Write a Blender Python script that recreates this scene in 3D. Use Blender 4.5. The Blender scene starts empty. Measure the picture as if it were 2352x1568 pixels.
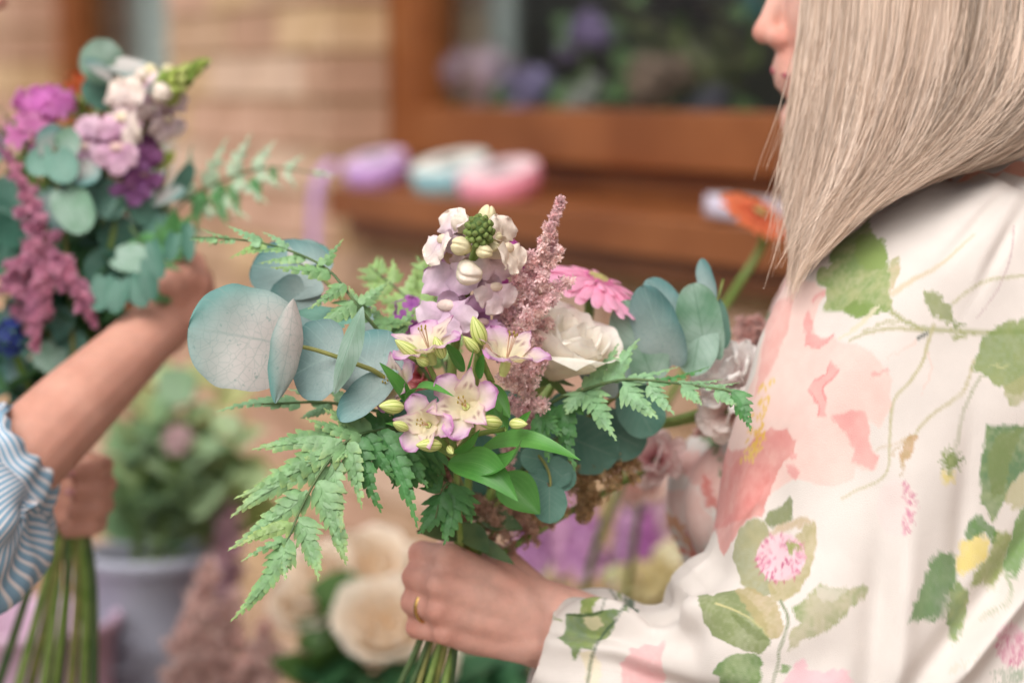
import bpy, math, random
import numpy as np
from mathutils import Vector, Matrix
random.seed(7); rng = np.random.default_rng(7)
sc = bpy.context.scene
COL = sc.collection
# ---------------------------------------------------------------- camera, sky, sun, exposure
FW, FH = 2352.0, 1568.0            # design units used for measuring the view
LENS = 85.0
FPX = LENS / 36.0 * FW
PITCH = math.radians(-6.0)
CAM = np.array([0, 0, 1.45])
FWD = np.array([0, math.cos(PITCH), math.sin(PITCH)])
UPV = np.array([0, -math.sin(PITCH), math.cos(PITCH)])
RGT = np.array([1.0, 0, 0])
cam_d = bpy.data.cameras.new('camera'); cam = bpy.data.objects.new('camera', cam_d); COL.objects.link(cam)
cam.location = CAM; cam.rotation_euler = (math.radians(90) + PITCH, 0, 0)
cam_d.lens = LENS; cam_d.sensor_width = 36; cam_d.clip_start = 0.05; cam_d.clip_end = 3000
cam_d.dof.use_dof = True; cam_d.dof.focus_distance = 1.56; cam_d.dof.aperture_fstop = 3.1
sc.camera = cam
SUN_DIR = Vector((-0.28, -0.68, 0.88)).normalized()      # towards the sun
wd = bpy.data.worlds.new('World'); sc.world = wd; wd.use_nodes = True
nt = wd.node_tree; bg = nt.nodes['Background']
sky = nt.nodes.new('ShaderNodeTexSky'); sky.sky_type = 'NISHITA'; sky.sun_disc = False
sky.sun_elevation = math.asin(SUN_DIR.z); sky.sun_rotation = math.atan2(SUN_DIR.x, SUN_DIR.y)
sky.air_density = 1.0; sky.dust_density = 6.0; sky.ozone_density = 0.6
hs = nt.nodes.new('ShaderNodeHueSaturation'); hs.inputs['Saturation'].default_value = 0.22   # thin bright cloud: nearly white sky
nt.links.new(sky.outputs[0], hs.inputs['Color']); nt.links.new(hs.outputs[0], bg.inputs[0])
bg.inputs[1].default_value = 0.15
sl = bpy.data.lights.new('sun', 'SUN'); so = bpy.data.objects.new('sun', sl); COL.objects.link(so)
sl.energy = 1.1; sl.angle = math.radians(60); sl.color = (1.0, 0.95, 0.90)
so.rotation_euler = SUN_DIR.to_track_quat('Z', 'Y').to_euler()
vs = sc.view_settings; vs.view_transform = 'Standard'; vs.look = 'None'; vs.exposure = 0.18; vs.gamma = 1.0
sc.render.engine = 'CYCLES'; sc.cycles.use_denoising = True
sc.cycles.max_bounces = 8; sc.cycles.transparent_max_bounces = 12
# ---------------------------------------------------------------- helpers
def P(x, y, d):
    return CAM + d * (FWD + RGT * ((x - FW / 2) / FPX) - UPV * ((y - FH / 2) / FPX))
def M(px, d): return px * d / FPX
def cv(x, y, z):                   # camera-side vector: right, up, towards the camera
    v = RGT * x + UPV * y - FWD * z
    return v / np.linalg.norm(v)
def nrm(v): return v / (np.linalg.norm(v) + 1e-12)
def lin(h, k=1.0):
    h = h.lstrip('#'); r = []
    for i in (0, 2, 4):
        c = int(h[i:i + 2], 16) / 255
        r.append(k * (c / 12.92 if c <= 0.04045 else ((c + 0.055) / 1.055) ** 2.4))
    return np.array(r)
def px(pts, ox=0.0, oy=0.0, s=1.0): return [(ox + x * s, oy + y * s) for x, y in pts]
ORG = {}
def thing(name, label, cat, loc, group=None):
    o = bpy.data.objects.new(name, None); COL.objects.link(o); o.empty_display_size = 0.02
    o.location = Vector(loc); o['label'] = label; o['category'] = cat
    if group: o['group'] = group
    ORG[o.name] = np.array(loc, float)
    return o
def mesh_obj(name, V, F, mat, parent=None, smooth=True, col=None, st=None, stuff=False):
    V = np.asarray(V, float)
    org = ORG[parent.name] if parent is not None else np.zeros(3)
    me = bpy.data.meshes.new(name)
    me.from_pydata((V - org).tolist(), [], F.tolist() if isinstance(F, np.ndarray) else F)
    if col is not None:
        a = me.attributes.new('col', 'FLOAT_COLOR', 'POINT')
        c4 = np.ones((len(V), 4)); c4[:, :3] = col; a.data.foreach_set('color', c4.astype(np.float32).ravel())
    if st is not None:
        a = me.attributes.new('st', 'FLOAT_VECTOR', 'POINT')
        s3 = np.zeros((len(V), 3)); s3[:, :2] = st; a.data.foreach_set('vector', s3.astype(np.float32).ravel())
    if smooth: me.polygons.foreach_set('use_smooth', [True] * len(me.polygons))
    me.update(); me.materials.append(mat)
    o = bpy.data.objects.new(name, me); COL.objects.link(o)
    if parent is not None: o.parent = parent
    ORG[o.name] = org
    if stuff: o['kind'] = 'stuff'
    return o
def gridF(nu, nv, close=False):
    i = np.arange(nu - 1)[:, None]; j = np.arange(nv if close else nv - 1)[None, :]; j2 = (j + 1) % nv
    a = i * nv + j; b = (i + 1) * nv + j; c = (i + 1) * nv + j2; d = i * nv + j2
    return np.stack([a, b, c, d], -1).reshape(-1, 4)
class Acc:                          # collects pieces into one mesh
    def __init__(s): s.V = []; s.F = []; s.C = []; s.S = []; s.n = 0
    def add(s, V, F, C=None, S=None):
        V = np.asarray(V, float); s.V.append(V); F = F.tolist() if isinstance(F, np.ndarray) else F
        s.F += [[q + s.n for q in f] for f in F]
        s.C.append(np.tile(C, (len(V), 1)) if C is not None and np.ndim(C) == 1 else (C if C is not None else np.ones((len(V), 3))))
        s.S.append(S if S is not None else np.zeros((len(V), 2))); s.n += len(V)
    def obj(s, name, mat, parent=None, smooth=True, stuff=False):
        return mesh_obj(name, np.concatenate(s.V), s.F, mat, parent, smooth, np.concatenate(s.C), np.concatenate(s.S), stuff)
def cr(pts, n):                     # Catmull-Rom through rows of numbers
    p = np.asarray(pts, float); m = len(p)
    if m < 3:
        t = np.linspace(0, 1, n)[:, None]; return p[0] * (1 - t) + p[-1] * t
    p = np.vstack([2 * p[0] - p[1], p, 2 * p[-1] - p[-2]])
    u = np.linspace(0, m - 1, n); k = np.minimum(u.astype(int), m - 2); t = (u - k)[:, None]
    a, b, c, d = p[k], p[k + 1], p[k + 2], p[k + 3]
    return 0.5 * (2 * b + (c - a) * t + (2 * a - 5 * b + 4 * c - d) * t ** 2 + (3 * b - a - 3 * c + d) * t ** 3)
def tubeVF(pts, rad, n=16, k=8, cap=True):
    c = cr(pts, n); r = np.interp(np.linspace(0, 1, n), np.linspace(0, 1, len(np.atleast_1d(rad))), np.atleast_1d(rad))
    T = np.gradient(c, axis=0); T /= np.linalg.norm(T, axis=1)[:, None] + 1e-12
    ref = np.array([0.13, 0.31, 0.94]) if abs(T[0][2]) < 0.9 else np.array([0.94, 0.31, 0.13])
    X = np.cross(T, ref); X /= np.linalg.norm(X, axis=1)[:, None]; Y = np.cross(T, X)
    a = np.linspace(0, 2 * np.pi, k, endpoint=False)
    V = c[:, None] + r[:, None, None] * (np.cos(a)[None, :, None] * X[:, None] + np.sin(a)[None, :, None] * Y[:, None])
    F = gridF(n, k, True).tolist()
    if cap: F += [list(range(k))[::-1], [(n - 1) * k + q for q in range(k)]]
    return V.reshape(-1, 3), F
def tube(name, pts, rad, mat, parent=None, n=16, k=8, **kw):
    V, F = tubeVF(pts, rad, n, k); return mesh_obj(name, V, F, mat, parent, **kw)
def box(a, b):                      # corner-to-corner box
    (x0, y0, z0), (x1, y1, z1) = a, b
    V = [(x0, y0, z0), (x1, y0, z0), (x1, y1, z0), (x0, y1, z0), (x0, y0, z1), (x1, y0, z1), (x1, y1, z1), (x0, y1, z1)]
    return np.array(V, float), [[0, 3, 2, 1], [4, 5, 6, 7], [0, 1, 5, 4], [1, 2, 6, 5], [2, 3, 7, 6], [3, 0, 4, 7]]
def frame(axis, ref=(0.2, 0.1, 1.0)):
    z = nrm(np.asarray(axis, float)); r = np.asarray(ref, float)
    if abs(np.dot(z, nrm(r))) > 0.95: r = np.array([1.0, 0.2, 0])
    x = nrm(np.cross(r, z)); return np.stack([x, np.cross(z, x), z], 1)     # columns
# ---- blades: leaves and petals as curved sheets
def p_round(s): return np.sqrt(np.clip(1 - (2 * s - 1) ** 2, 0, 1))
def p_lance(s): return np.sin(np.pi * np.clip(s, 0, 1) ** 0.75) ** 0.9 + 0.02
def p_obov(s): return np.clip(s, 0, 1) ** 0.75 * np.sqrt(np.clip(1 - s ** 5, 0, 1)) + 0.10 * (1 - s)
def p_petal(s): return (0.25 + 0.75 * np.sin(np.pi * 0.5 * np.clip(s * 1.3, 0, 1))) * np.sqrt(np.clip(1 - s ** 6, 0, 1))
def p_ray(s): return (0.45 + 0.55 * np.sin(np.pi * 0.6 * s)) * np.sqrt(np.clip(1 - s ** 9, 0, 1))
def bladeVF(B, T, N, w, prof=p_lance, nu=14, nv=7, bend=0, curl=0, cup=0, ruf=0, rufn=3, heart=0, arc=0, fold=0, ph=None):
    B = np.asarray(B, float); Y = np.asarray(T, float) - B; L = np.linalg.norm(Y); Y = Y / L
    X = nrm(np.cross(Y, N)); Z = np.cross(X, Y)
    q = np.linspace(0, 1, nu); s = 0.5 - 0.5 * np.cos(np.pi * q); t = np.linspace(-1, 1, nv)
    S, Tt = np.meshgrid(s, t, indexing='ij'); h = w * prof(S)
    if ph is None: ph = rng.random() * 6.28
    h = h * (1 + .8 * ruf * np.sin(8.5 * S + ph) * np.sin(3 * Tt + ph) + .5 * ruf * np.sin(23 * S + 2 * ph))
    yy = L * S - heart * L * np.abs(Tt) ** 1.5 * (1 - S) ** 3 * prof(S) * 2.2
    xx = Tt * h + arc * L * np.sin(np.pi * S)
    zz = bend * L * np.sin(np.pi * S) + curl * L * S ** 2.2 + cup * h * Tt ** 2 - fold * h * (1 - np.abs(Tt)) \
        + ruf * h * np.abs(Tt) * np.sin(rufn * 6.283 * S + ph + 1.7 * np.sign(Tt)) + ruf * 0.6 * w * S ** 3 * np.sin(rufn * 2.6 * Tt + ph)
    V = B + xx[..., None] * X + yy[..., None] * Y + zz[..., None] * Z
    return V.reshape(-1, 3), gridF(nu, nv), np.stack([Tt, S], -1).reshape(-1, 2)
def ellV(c, ax, nu=10, nv=14, R=None, lob=0, nl=3):
    u = np.linspace(0, np.pi, nu); v = np.linspace(0, 2 * np.pi, nv, endpoint=False)
    U, Vv = np.meshgrid(u, v, indexing='ij'); m = 1 + lob * np.cos(nl * Vv) * np.sin(U)
    X = np.stack([ax[0] * np.sin(U) * np.cos(Vv) * m, ax[1] * np.sin(U) * np.sin(Vv) * m, -ax[2] * np.cos(U)], -1).reshape(-1, 3)
    if R is not None: X = X @ np.asarray(R).T
    return X + np.asarray(c), gridF(nu, nv, True)
def vnoise(p, f, seed=0):           # smooth value noise on points
    p = np.asarray(p) * f; i = np.floor(p).astype(np.int64); t = p - i; t = t * t * (3 - 2 * t); out = 0
    for dx in (0, 1):
        for dy in (0, 1):
            for dz in (0, 1):
                h = (i[:, 0] + dx) * 374761393 + (i[:, 1] + dy) * 668265263 + (i[:, 2] + dz) * 2147483647 + seed * 974711
                h = (h ^ (h >> 13)) * 1274126177; h = (h ^ (h >> 16)) & 0xffff
                wgt = (t[:, 0] if dx else 1 - t[:, 0]) * (t[:, 1] if dy else 1 - t[:, 1]) * (t[:, 2] if dz else 1 - t[:, 2])
                out = out + wgt * h / 65535.0
    return out
# ---------------------------------------------------------------- materials
def nodemat(name):
    m = bpy.data.materials.new(name); m.use_nodes = True; t = m.node_tree
    return m, t, t.nodes['Principled BSDF'], t.nodes['Material Output']
def mat(name, c1=(.5, .5, .5), c2=None, scale=25, rough=.55, trans=0, bump=0, bscale=200, usecol=False, sss=0, sheen=0, coat=0,
        metal=0, detail=4, cells=0, veins=None, var=0.25, spec=0.4):
    m, t, b, out = nodemat(name); N = t.nodes; L = t.links
    tc = N.new('ShaderNodeTexCoord'); nz = N.new('ShaderNodeTexNoise'); nz.inputs['Scale'].default_value = scale; nz.inputs['Detail'].default_value = detail
    L.new(tc.outputs['Object'], nz.inputs['Vector'])
    ramp = N.new('ShaderNodeMapRange'); ramp.inputs[1].default_value = .36; ramp.inputs[2].default_value = .64
    L.new(nz.outputs['Fac'], ramp.inputs[0])
    mx = N.new('ShaderNodeMix'); mx.data_type = 'RGBA'; L.new(ramp.outputs[0], mx.inputs[0])
    if usecol:
        at = N.new('ShaderNodeAttribute'); at.attribute_name = 'col'
        for sock, k in ((mx.inputs[6], 1 - var), (mx.inputs[7], 1 + var * .6)):
            g = N.new('ShaderNodeVectorMath'); g.operation = 'SCALE'; g.inputs[3].default_value = k
            L.new(at.outputs['Color'], g.inputs[0]); L.new(g.outputs[0], sock)
    else:
        mx.inputs[6].default_value = (*c1, 1); mx.inputs[7].default_value = (*(c2 if c2 is not None else c1), 1)
    col = mx.outputs[2]
    if veins:
        vc, vk, mode = veins
        st = N.new('ShaderNodeAttribute'); st.attribute_name = 'st'
        sp = N.new('ShaderNodeSeparateXYZ'); L.new(st.outputs['Vector'], sp.inputs[0])
        ab = N.new('ShaderNodeMath'); ab.operation = 'ABSOLUTE'; L.new(sp.outputs[0], ab.inputs[0])
        def mth(op, a, bb, clamp=False):
            q = N.new('ShaderNodeMath'); q.operation = op; q.use_clamp = clamp
            for sck, val in ((q.inputs[0], a), (q.inputs[1], bb)):
                if isinstance(val, (int, float)): sck.default_value = val
                else: L.new(val, sck)
            return q.outputs[0]
        mid = mth('MULTIPLY', mth('SUBTRACT', 0.045, ab.outputs[0], True), 30.0, True)
        if mode == 'side':
            wob = mth('MULTIPLY', nz.outputs['Fac'], 0.25)
            q = mth('ADD', mth('SUBTRACT', sp.outputs[1], mth('MULTIPLY', ab.outputs[0], 0.45)), wob)
            fr = mth('FRACT', mth('MULTIPLY', q, 6.0), 0.0)
            side = mth('MULTIPLY', mth('SUBTRACT', 0.07, mth('ABSOLUTE', mth('SUBTRACT', fr, 0.5), 0.0), True), 11.0, True)
        else:
            fr = mth('FRACT', mth('MULTIPLY', ab.outputs[0], 4.0), 0.0)
            side = mth('MULTIPLY', mth('SUBTRACT', 0.16, mth('ABSOLUTE', mth('SUBTRACT', fr, 0.5), 0.0), True), 3.5, True)
        f = mth('MULTIPLY', mth('MAXIMUM', mid, side), vk)
        m2 = N.new('ShaderNodeMix'); m2.data_type = 'RGBA'; L.new(f, m2.inputs[0]); L.new(col, m2.inputs[6]); m2.inputs[7].default_value = (*vc, 1)
        col = m2.outputs[2]
    if cells:                       # fine net of small veins and specks
        vo = N.new('ShaderNodeTexVoronoi'); vo.feature = 'DISTANCE_TO_EDGE'; vo.inputs['Scale'].default_value = 170; L.new(tc.outputs['Object'], vo.inputs['Vector'])
        mr = N.new('ShaderNodeMapRange'); mr.inputs[1].default_value = 0; mr.inputs[2].default_value = .06; mr.inputs[3].default_value = cells; mr.inputs[4].default_value = 0; L.new(vo.outputs['Distance'], mr.inputs[0])
        sp2 = N.new('ShaderNodeTexNoise'); sp2.inputs['Scale'].default_value = 260; sp2.inputs['Detail'].default_value = 2; L.new(tc.outputs['Object'], sp2.inputs['Vector'])
        mr2 = N.new('ShaderNodeMapRange'); mr2.inputs[1].default_value = .66; mr2.inputs[2].default_value = .74; mr2.inputs[3].default_value = 0; mr2.inputs[4].default_value = .5; L.new(sp2.outputs['Fac'], mr2.inputs[0])
        ad = N.new('ShaderNodeMath'); ad.operation = 'MAXIMUM'; L.new(mr.outputs[0], ad.inputs[0]); L.new(mr2.outputs[0], ad.inputs[1])
        m3 = N.new('ShaderNodeMix'); m3.data_type = 'RGBA'; L.new(ad.outputs[0], m3.inputs[0]); L.new(col, m3.inputs[6]); m3.inputs[7].default_value = (*lin('#5f827c'), 1); col = m3.outputs[2]
    L.new(col, b.inputs['Base Color']); b.inputs['Roughness'].default_value = rough; b.inputs['Specular IOR Level'].default_value = spec
    b.inputs['Metallic'].default_value = metal
    if sss: b.inputs['Subsurface Weight'].default_value = sss; b.inputs['Subsurface Radius'].default_value = (.012, .005, .003); b.inputs['Subsurface Scale'].default_value = .5
    if sheen: b.inputs['Sheen Weight'].default_value = sheen
    if coat: b.inputs['Coat Weight'].default_value = coat; b.inputs['Coat Roughness'].default_value = .2
    if bump:
        n2 = N.new('ShaderNodeTexNoise'); n2.inputs['Scale'].default_value = bscale; n2.inputs['Detail'].default_value = 5; L.new(tc.outputs['Object'], n2.inputs['Vector'])
        bp = N.new('ShaderNodeBump'); bp.inputs['Strength'].default_value = bump; bp.inputs['Distance'].default_value = .002
        L.new(n2.outputs['Fac'], bp.inputs['Height']); L.new(bp.outputs[0], b.inputs['Normal'])
    if trans:
        tr = N.new('ShaderNodeBsdfTranslucent'); L.new(col, tr.inputs[0]); ms = N.new('ShaderNodeMixShader'); ms.inputs[0].default_value = trans
        L.new(b.outputs[0], ms.inputs[1]); L.new(tr.outputs[0], ms.inputs[2]); L.new(ms.outputs[0], out.inputs[0])
    return m
MT = {}
MT['euc'] = mat('eucalyptus_leaf_glaucous', scale=22, rough=.62, trans=.1, bump=.35, bscale=70, usecol=True, var=.16, veins=(lin('#7f918a'), .42, 'side'), cells=.25)
MT['euc_teal'] = mat('eucalyptus_leaf_teal', scale=22, rough=.58, trans=.12, bump=.35, bscale=70, usecol=True, var=.2, veins=(lin('#9fb8b0'), .3, 'side'), cells=.2)
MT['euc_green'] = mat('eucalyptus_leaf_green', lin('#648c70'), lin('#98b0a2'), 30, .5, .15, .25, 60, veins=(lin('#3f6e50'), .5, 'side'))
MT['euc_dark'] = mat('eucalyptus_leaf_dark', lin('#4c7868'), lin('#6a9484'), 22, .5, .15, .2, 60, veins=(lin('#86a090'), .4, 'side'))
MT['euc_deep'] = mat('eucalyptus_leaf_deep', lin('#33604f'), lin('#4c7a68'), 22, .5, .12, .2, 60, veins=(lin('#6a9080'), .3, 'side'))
MT['col_leaf'] = mat('leaf_varied', scale=60, rough=.42, trans=.25, bump=.25, bscale=150, usecol=True, var=.22, veins=(lin('#3e6b45'), .35, 'mid'))
MT['fern'] = mat('fern_leaflet', scale=120, rough=.38, trans=.22, bump=.25, bscale=300, usecol=True, var=.2)
MT['lily_leaf'] = mat('alstroemeria_leaf', lin('#4c8a3c'), lin('#62a04c'), 30, .38, .25, .1, 80, veins=(lin('#7fb866'), .35, 'par'))
MT['stem'] = mat('stem_green', lin('#6d8a3c'), lin('#8aa058'), 60, .45)
MT['stem_dark'] = mat('stem_dark_green', lin('#3f5a34'), lin('#5b6e42'), 60, .5)
MT['stem_olive'] = mat('stem_olive', lin('#8b8a4e'), lin('#70763e'), 80, .5)
MT['petal'] = mat('petal', scale=90, rough=.6, trans=.42, bump=.15, bscale=260, usecol=True, var=.1, sheen=.1)
MT['puff'] = mat('petal_thick', scale=120, rough=.7, trans=.22, bump=.3, bscale=260, usecol=True, var=.14, spec=.25)
MT['astilbe'] = mat('astilbe_floret', scale=300, rough=.8, trans=.42, usecol=True, var=.15)
MT['bud'] = mat('bud_striped', lin('#a9b552'), lin('#c3c878'), 40, .45, .1, veins=None)
MT['skin'] = mat('skin', scale=70, rough=.5, bump=.35, bscale=900, usecol=True, var=.10, sss=.25, spec=.35)
MT['skin_tan'] = mat('skin_tan', scale=70, rough=.5, bump=.35, bscale=900, usecol=True, var=.06, sss=.2, spec=.35)
MT['lip'] = mat('lip', lin('#b5606a'), lin('#a9525e'), 60, .4)
MT['hair'] = mat('blonde_hair', scale=8, rough=.42, trans=.12, usecol=True, var=.12, spec=.5)
MT['cloth'] = mat('printed_cotton', scale=30, rough=.8, trans=.12, bump=.3, bscale=1500, usecol=True, var=.04, sheen=.15, spec=.25)
MT['trousers'] = mat('dark_cloth', lin('#3a4152'), lin('#333a48'), 40, .85)
MT['gold'] = mat('gold', lin('#d8b070'), lin('#c8a060'), 40, .25, metal=1)
MT['wood'] = mat('brown_window_frame', lin('#8e542c'), lin('#7a431e'), 6, .42, 0, .1, 60, coat=.1)
MT['zinc'] = mat('grey_bucket', lin('#a9abb8'), lin('#999cac'), 8, .5, 0, .1, 40)
MT['mauve'] = mat('mauve_bucket', lin('#d8b8cc'), lin('#ccaac0'), 8, .5)
MT['mortar'] = mat('mortar', lin('#ae8f6a'), lin('#9e7f5c'), 30, .95, 0, .5, 120)
MT['ground'] = mat('paving_slab', lin('#9a8f84'), lin('#857b72'), 3, .9, 0, .4, 40)
MT['table'] = mat('table_wood', lin('#8a6a4c'), lin('#6f5238'), 7, .6)
MT['room'] = mat('interior_plaster', lin('#b5b2a8'), lin('#a29f96'), 3, .9)
MT['curtain'] = mat('grey_curtain', lin('#d4dcda'), lin('#c4ccca'), 5, .9)
BR = [mat('brick_%d' % i, lin(a), lin(b), 14, .9, 0, .5, 90) for i, (a, b) in enumerate((('#bf9e84', '#b19072'), ('#c6a08a', '#b48e76'), ('#caaa88', '#ba9a74'), ('#b48e76', '#a8846c'), ('#d0b29a', '#c2a48e')))]
def mat_ribbon(name, c): return mat(name, lin(c), lin(c, .9), 20, .3, .1)
g, t_, b_, o_ = nodemat('window_glass')
tp = t_.nodes.new('ShaderNodeBsdfTransparent'); tp.inputs[0].default_value = (.92, .94, .93, 1)
gl = t_.nodes.new('ShaderNodeBsdfGlossy'); gl.inputs['Roughness'].default_value = .02
mxs = t_.nodes.new('ShaderNodeMixShader'); mxs.inputs[0].default_value = .15
t_.links.new(tp.outputs[0], mxs.inputs[1]); t_.links.new(gl.outputs[0], mxs.inputs[2]); t_.links.new(mxs.outputs[0], o_.inputs[0])
MT['glass'] = g
m, t_, b_, o_ = nodemat('striped_cotton')          # blue and white stripes along the cloth's own length
at = t_.nodes.new('ShaderNodeAttribute'); at.attribute_name = 'st'
sp = t_.nodes.new('ShaderNodeSeparateXYZ'); t_.links.new(at.outputs['Vector'], sp.inputs[0])
fr = t_.nodes.new('ShaderNodeMath'); fr.operation = 'FRACT'; t_.links.new(sp.outputs[0], fr.inputs[0])
rp = t_.nodes.new('ShaderNodeValToRGB'); rp.color_ramp.interpolation = 'EASE'
e = rp.color_ramp.elements; e[0].position = .0; e[0].color = (*lin('#7d9fb8'), 1); e[1].position = .56; e[1].color = (*lin('#8aabc0'), 1)
for ps, c in ((.66, '#ddd8da'), (.9, '#e2dcdc'), (1.0, '#7d9fb8')):
    q = e.new(ps); q.color = (*lin(c), 1)
t_.links.new(fr.outputs[0], rp.inputs[0]); t_.links.new(rp.outputs[0], b_.inputs['Base Color']); b_.inputs['Roughness'].default_value = .85
MT['stripe'] = m
# ---------------------------------------------------------------- ground and house
V, F = box((-40, -40, -.2), (40, 40, 0)); gr = mesh_obj('ground', V, F, MT['ground'], smooth=False); gr['kind'] = 'structure'
WK = .5
WD = np.array([WK, -1, 0]) / math.hypot(WK, 1); WN = np.array([-1, -WK, 0]) / math.hypot(WK, 1); WC = np.array([-.286, 3.79, 0])
WM = np.stack([WD, WN, np.array([0, 0, 1.0])], 1)
def wl(V): return WC + np.asarray(V, float) @ WM.T         # wall coordinates (along, out, up) to world
house = thing('house', 'buff brick house wall with brown framed windows behind the two people', 'house', WC)
def wbox(name, a0, a1, n0, n1, h0, h1, m, parent):
    V, F = box((a0, n0, h0), (a1, n1, h1)); o = mesh_obj(name, wl(V), F, m, parent, smooth=False)
    bv = o.modifiers.new('b', 'BEVEL'); bv.width = .004; bv.segments = 2
    return o
HT = 2.7
WINS = [(0.0, 1.98, 1.255, 2.3), (-1.86, -.80, .9, 2.3)]   # a0,a1,h0,h1 of the openings
w = Acc()
for a0, a1, h0, h1 in ((-5, -1.86, 0, HT), (-1.86, -.80, 0, .9), (-1.86, -.80, 2.3, HT), (-.80, 0, 0, HT), (0, 1.98, 0, 1.255), (0, 1.98, 2.3, HT), (1.98, 4, 0, HT)):
    V, F = box((a0 + .005 * (a0 in (0, -.80, 1.98)), -.22, h0), (a1 - .005 * (a1 in (0, -.80, -1.86)), -.008, h1)); w.add(wl(V), F)
wall = w.obj('wall', MT['mortar'], house, smooth=False)
def brick_mesh(L, i):
    V, F = box((-L / 2, -.1, -.0325), (L / 2, 0, .0325)); me = bpy.data.meshes.new('brick')
    V = V + (rng.random(V.shape) - .5) * .003
    me.from_pydata((V @ WM.T).tolist(), [], F); me.materials.append(BR[i]); return me
BM = {(L, i): brick_mesh(L, i) for L in (.215, .1025, .06) for i in range(5)}
bacc = Acc(); nb = 0
def brick(a, n, h, L):
    global nb
    i = int(rng.integers(5)); p = wl((a, n + (rng.random() - .5) * .003, h))
    q = p - CAM; dz = q @ FWD; X = FW / 2 + q @ RGT / dz * FPX; Y = FH / 2 - q @ UPV / dz * FPX
    if -60 < X < 1900 and -60 < Y < FH + 60:
        o = bpy.data.objects.new('brick', BM[(L, i)]); COL.objects.link(o); o.parent = wall; o.location = Vector(p - WC); nb += 1
    else:
        V, F = box((a - L / 2, -.1, h - .0325), (a + L / 2, 0, h + .0325)); bacc.add(wl(V), F, BRC[i])
BRC = [lin(c) for c in ('#a4897a', '#9f857a', '#a68c76', '#9b8074', '#a89084')]
def run(a0, a1, h, odd):
    if a1 in (0.0, -1.86):                                   # quoins: lay the course back from the corner of the opening
        a = a1
        if odd: brick(a - .0512, 0, h, .1025); a -= .1125
        while a - a0 > .07:
            L = .215 if a - a0 > .2 else (.1025 if a - a0 > .1 else .06)
            brick(a - L / 2, 0, h, L); a -= L + .01
        return
    a = a0
    if odd and a1 - a0 > .3: brick(a + .0512, 0, h, .1025); a += .1125
    while a1 - a > .07:
        L = .215 if a1 - a > .2 else (.1025 if a1 - a > .1 else .06)
        brick(a + L / 2, 0, h, L); a += L + .01
for k in range(int(HT / .075)):
    h = .0375 + k * .075 + .004
    segs = [(-5, 4)]
    for a0, a1, h0, h1 in WINS:
        if h0 < h + .03 and h - .03 < h1:
            ns = []
            for s0, s1 in segs:
                if s0 < a0 and s1 > a1: ns += [(s0, a0), (a1, s1)]
                else: ns.append((s0, s1))
            segs = ns
    for s0, s1 in segs: run(s0, s1, h, k % 2)
MT['brickwork'] = mat('brickwork', scale=14, rough=.9, bump=.5, bscale=90, usecol=True, var=.15)
bacc.obj('brickwork', MT['brickwork'], wall, smooth=False, stuff=True)
def window(a0, a1, h0, h1, name='window'):
    n0, n1 = -.17, -.1
    wn = wbox(name, a0 + .001, a0 + .10, n0, n1, h0, h1, MT['wood'], house)
    wbox('frame_rail', a0 + .1, a1, n0, n1, h0 + .09, h0 + .165, MT['wood'], wn)      # thick bottom rail of the sash
    wbox('frame_rail', a0 + .1, a1, n0, n1 - .03, h0, h0 + .088, MT['wood'], wn)
    wbox('frame_rail', a0 + .1, a1, n0, n1, h1 - .09, h1, MT['wood'], wn)
    wbox('frame_stile', a1 - .1, a1 - .001, n0, n1, h0 + .166, h1 - .091, MT['wood'], wn)
    V, F = box((a0 + .095, -.143, h0 + .16), (a1 - .095, -.137, h1 - .085)); mesh_obj('pane', wl(V), F, MT['glass'], wn, smooth=False)
    return wn
win1 = window(*WINS[0]); win2 = window(*WINS[1])
wbox('sill', .14, 2.03, -.1, .062, 1.256, 1.302, MT['wood'], win1)
wbox('sill_nosing', .14, 2.03, -.005, .03, 1.225, 1.254, MT['wood'], win1)
wbox('sill', -1.86, -.80, -.1, .05, .9, .94, MT['wood'], win2)
def room(a0, a1, n0, n1, h0, h1):                          # dark room behind the glass
    r = Acc()
    for A, B_ in (((a0, n0 - .02, h0), (a1, n0, h1)), ((a0 - .02, n0, h0), (a0, n1, h1)), ((a1, n0, h0), (a1 + .02, n1, h1)), ((a0, n0, h0 - .02), (a1, n1, h0)), ((a0, n0, h1), (a1, n1, h1 + .02))):
        V, F = box(A, B_); r.add(wl(V), F)
    return r.obj('room_interior', MT['room'], house, smooth=False)
room(-4.8, 3.8, -1.5, -.221, .02, 2.65)
wbox('inner_sill', .03, 1.95, -.42, -.221, 1.36, 1.39, MT['room'], house)
def tag(o, label, cat, group=None):
    o['label'] = label; o['category'] = cat
    if group: o['group'] = group
    return o
def curtain(a0, a1, n, h0, h1, m, label):
    a = np.linspace(a0, a1, 60); z = np.linspace(h0, h1, 6); A, Z = np.meshgrid(a, z, indexing='ij')
    V = np.stack([A, n + .02 * np.sin((A - a0) * 70) * (1 + .3 * np.sin(A * 13)), Z], -1).reshape(-1, 3)
    return tag(mesh_obj('curtain', wl(V), gridF(60, 6), m), label, 'curtain')
def along(x, n):                                          # where along the wall a column of the view meets a plane n behind its face
    q = FWD + RGT * ((x - FW / 2) / FPX) - UPV * ((300 - FH / 2) / FPX); o = WC + WN * n; t = np.dot(o - CAM, WN) / np.dot(q, WN); return np.dot(CAM + q * t - WC, WD)
curtain(along(970, -.30), along(1185, -.30), -.30, 1.395, 2.4, MT['curtain'], 'grey curtain behind the glass of the large brown window')
curtain(along(215, -.3), along(420, -.3), -.3, .95, 2.4, MT['curtain'], 'grey curtain in the far left window behind the left bouquet')
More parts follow.
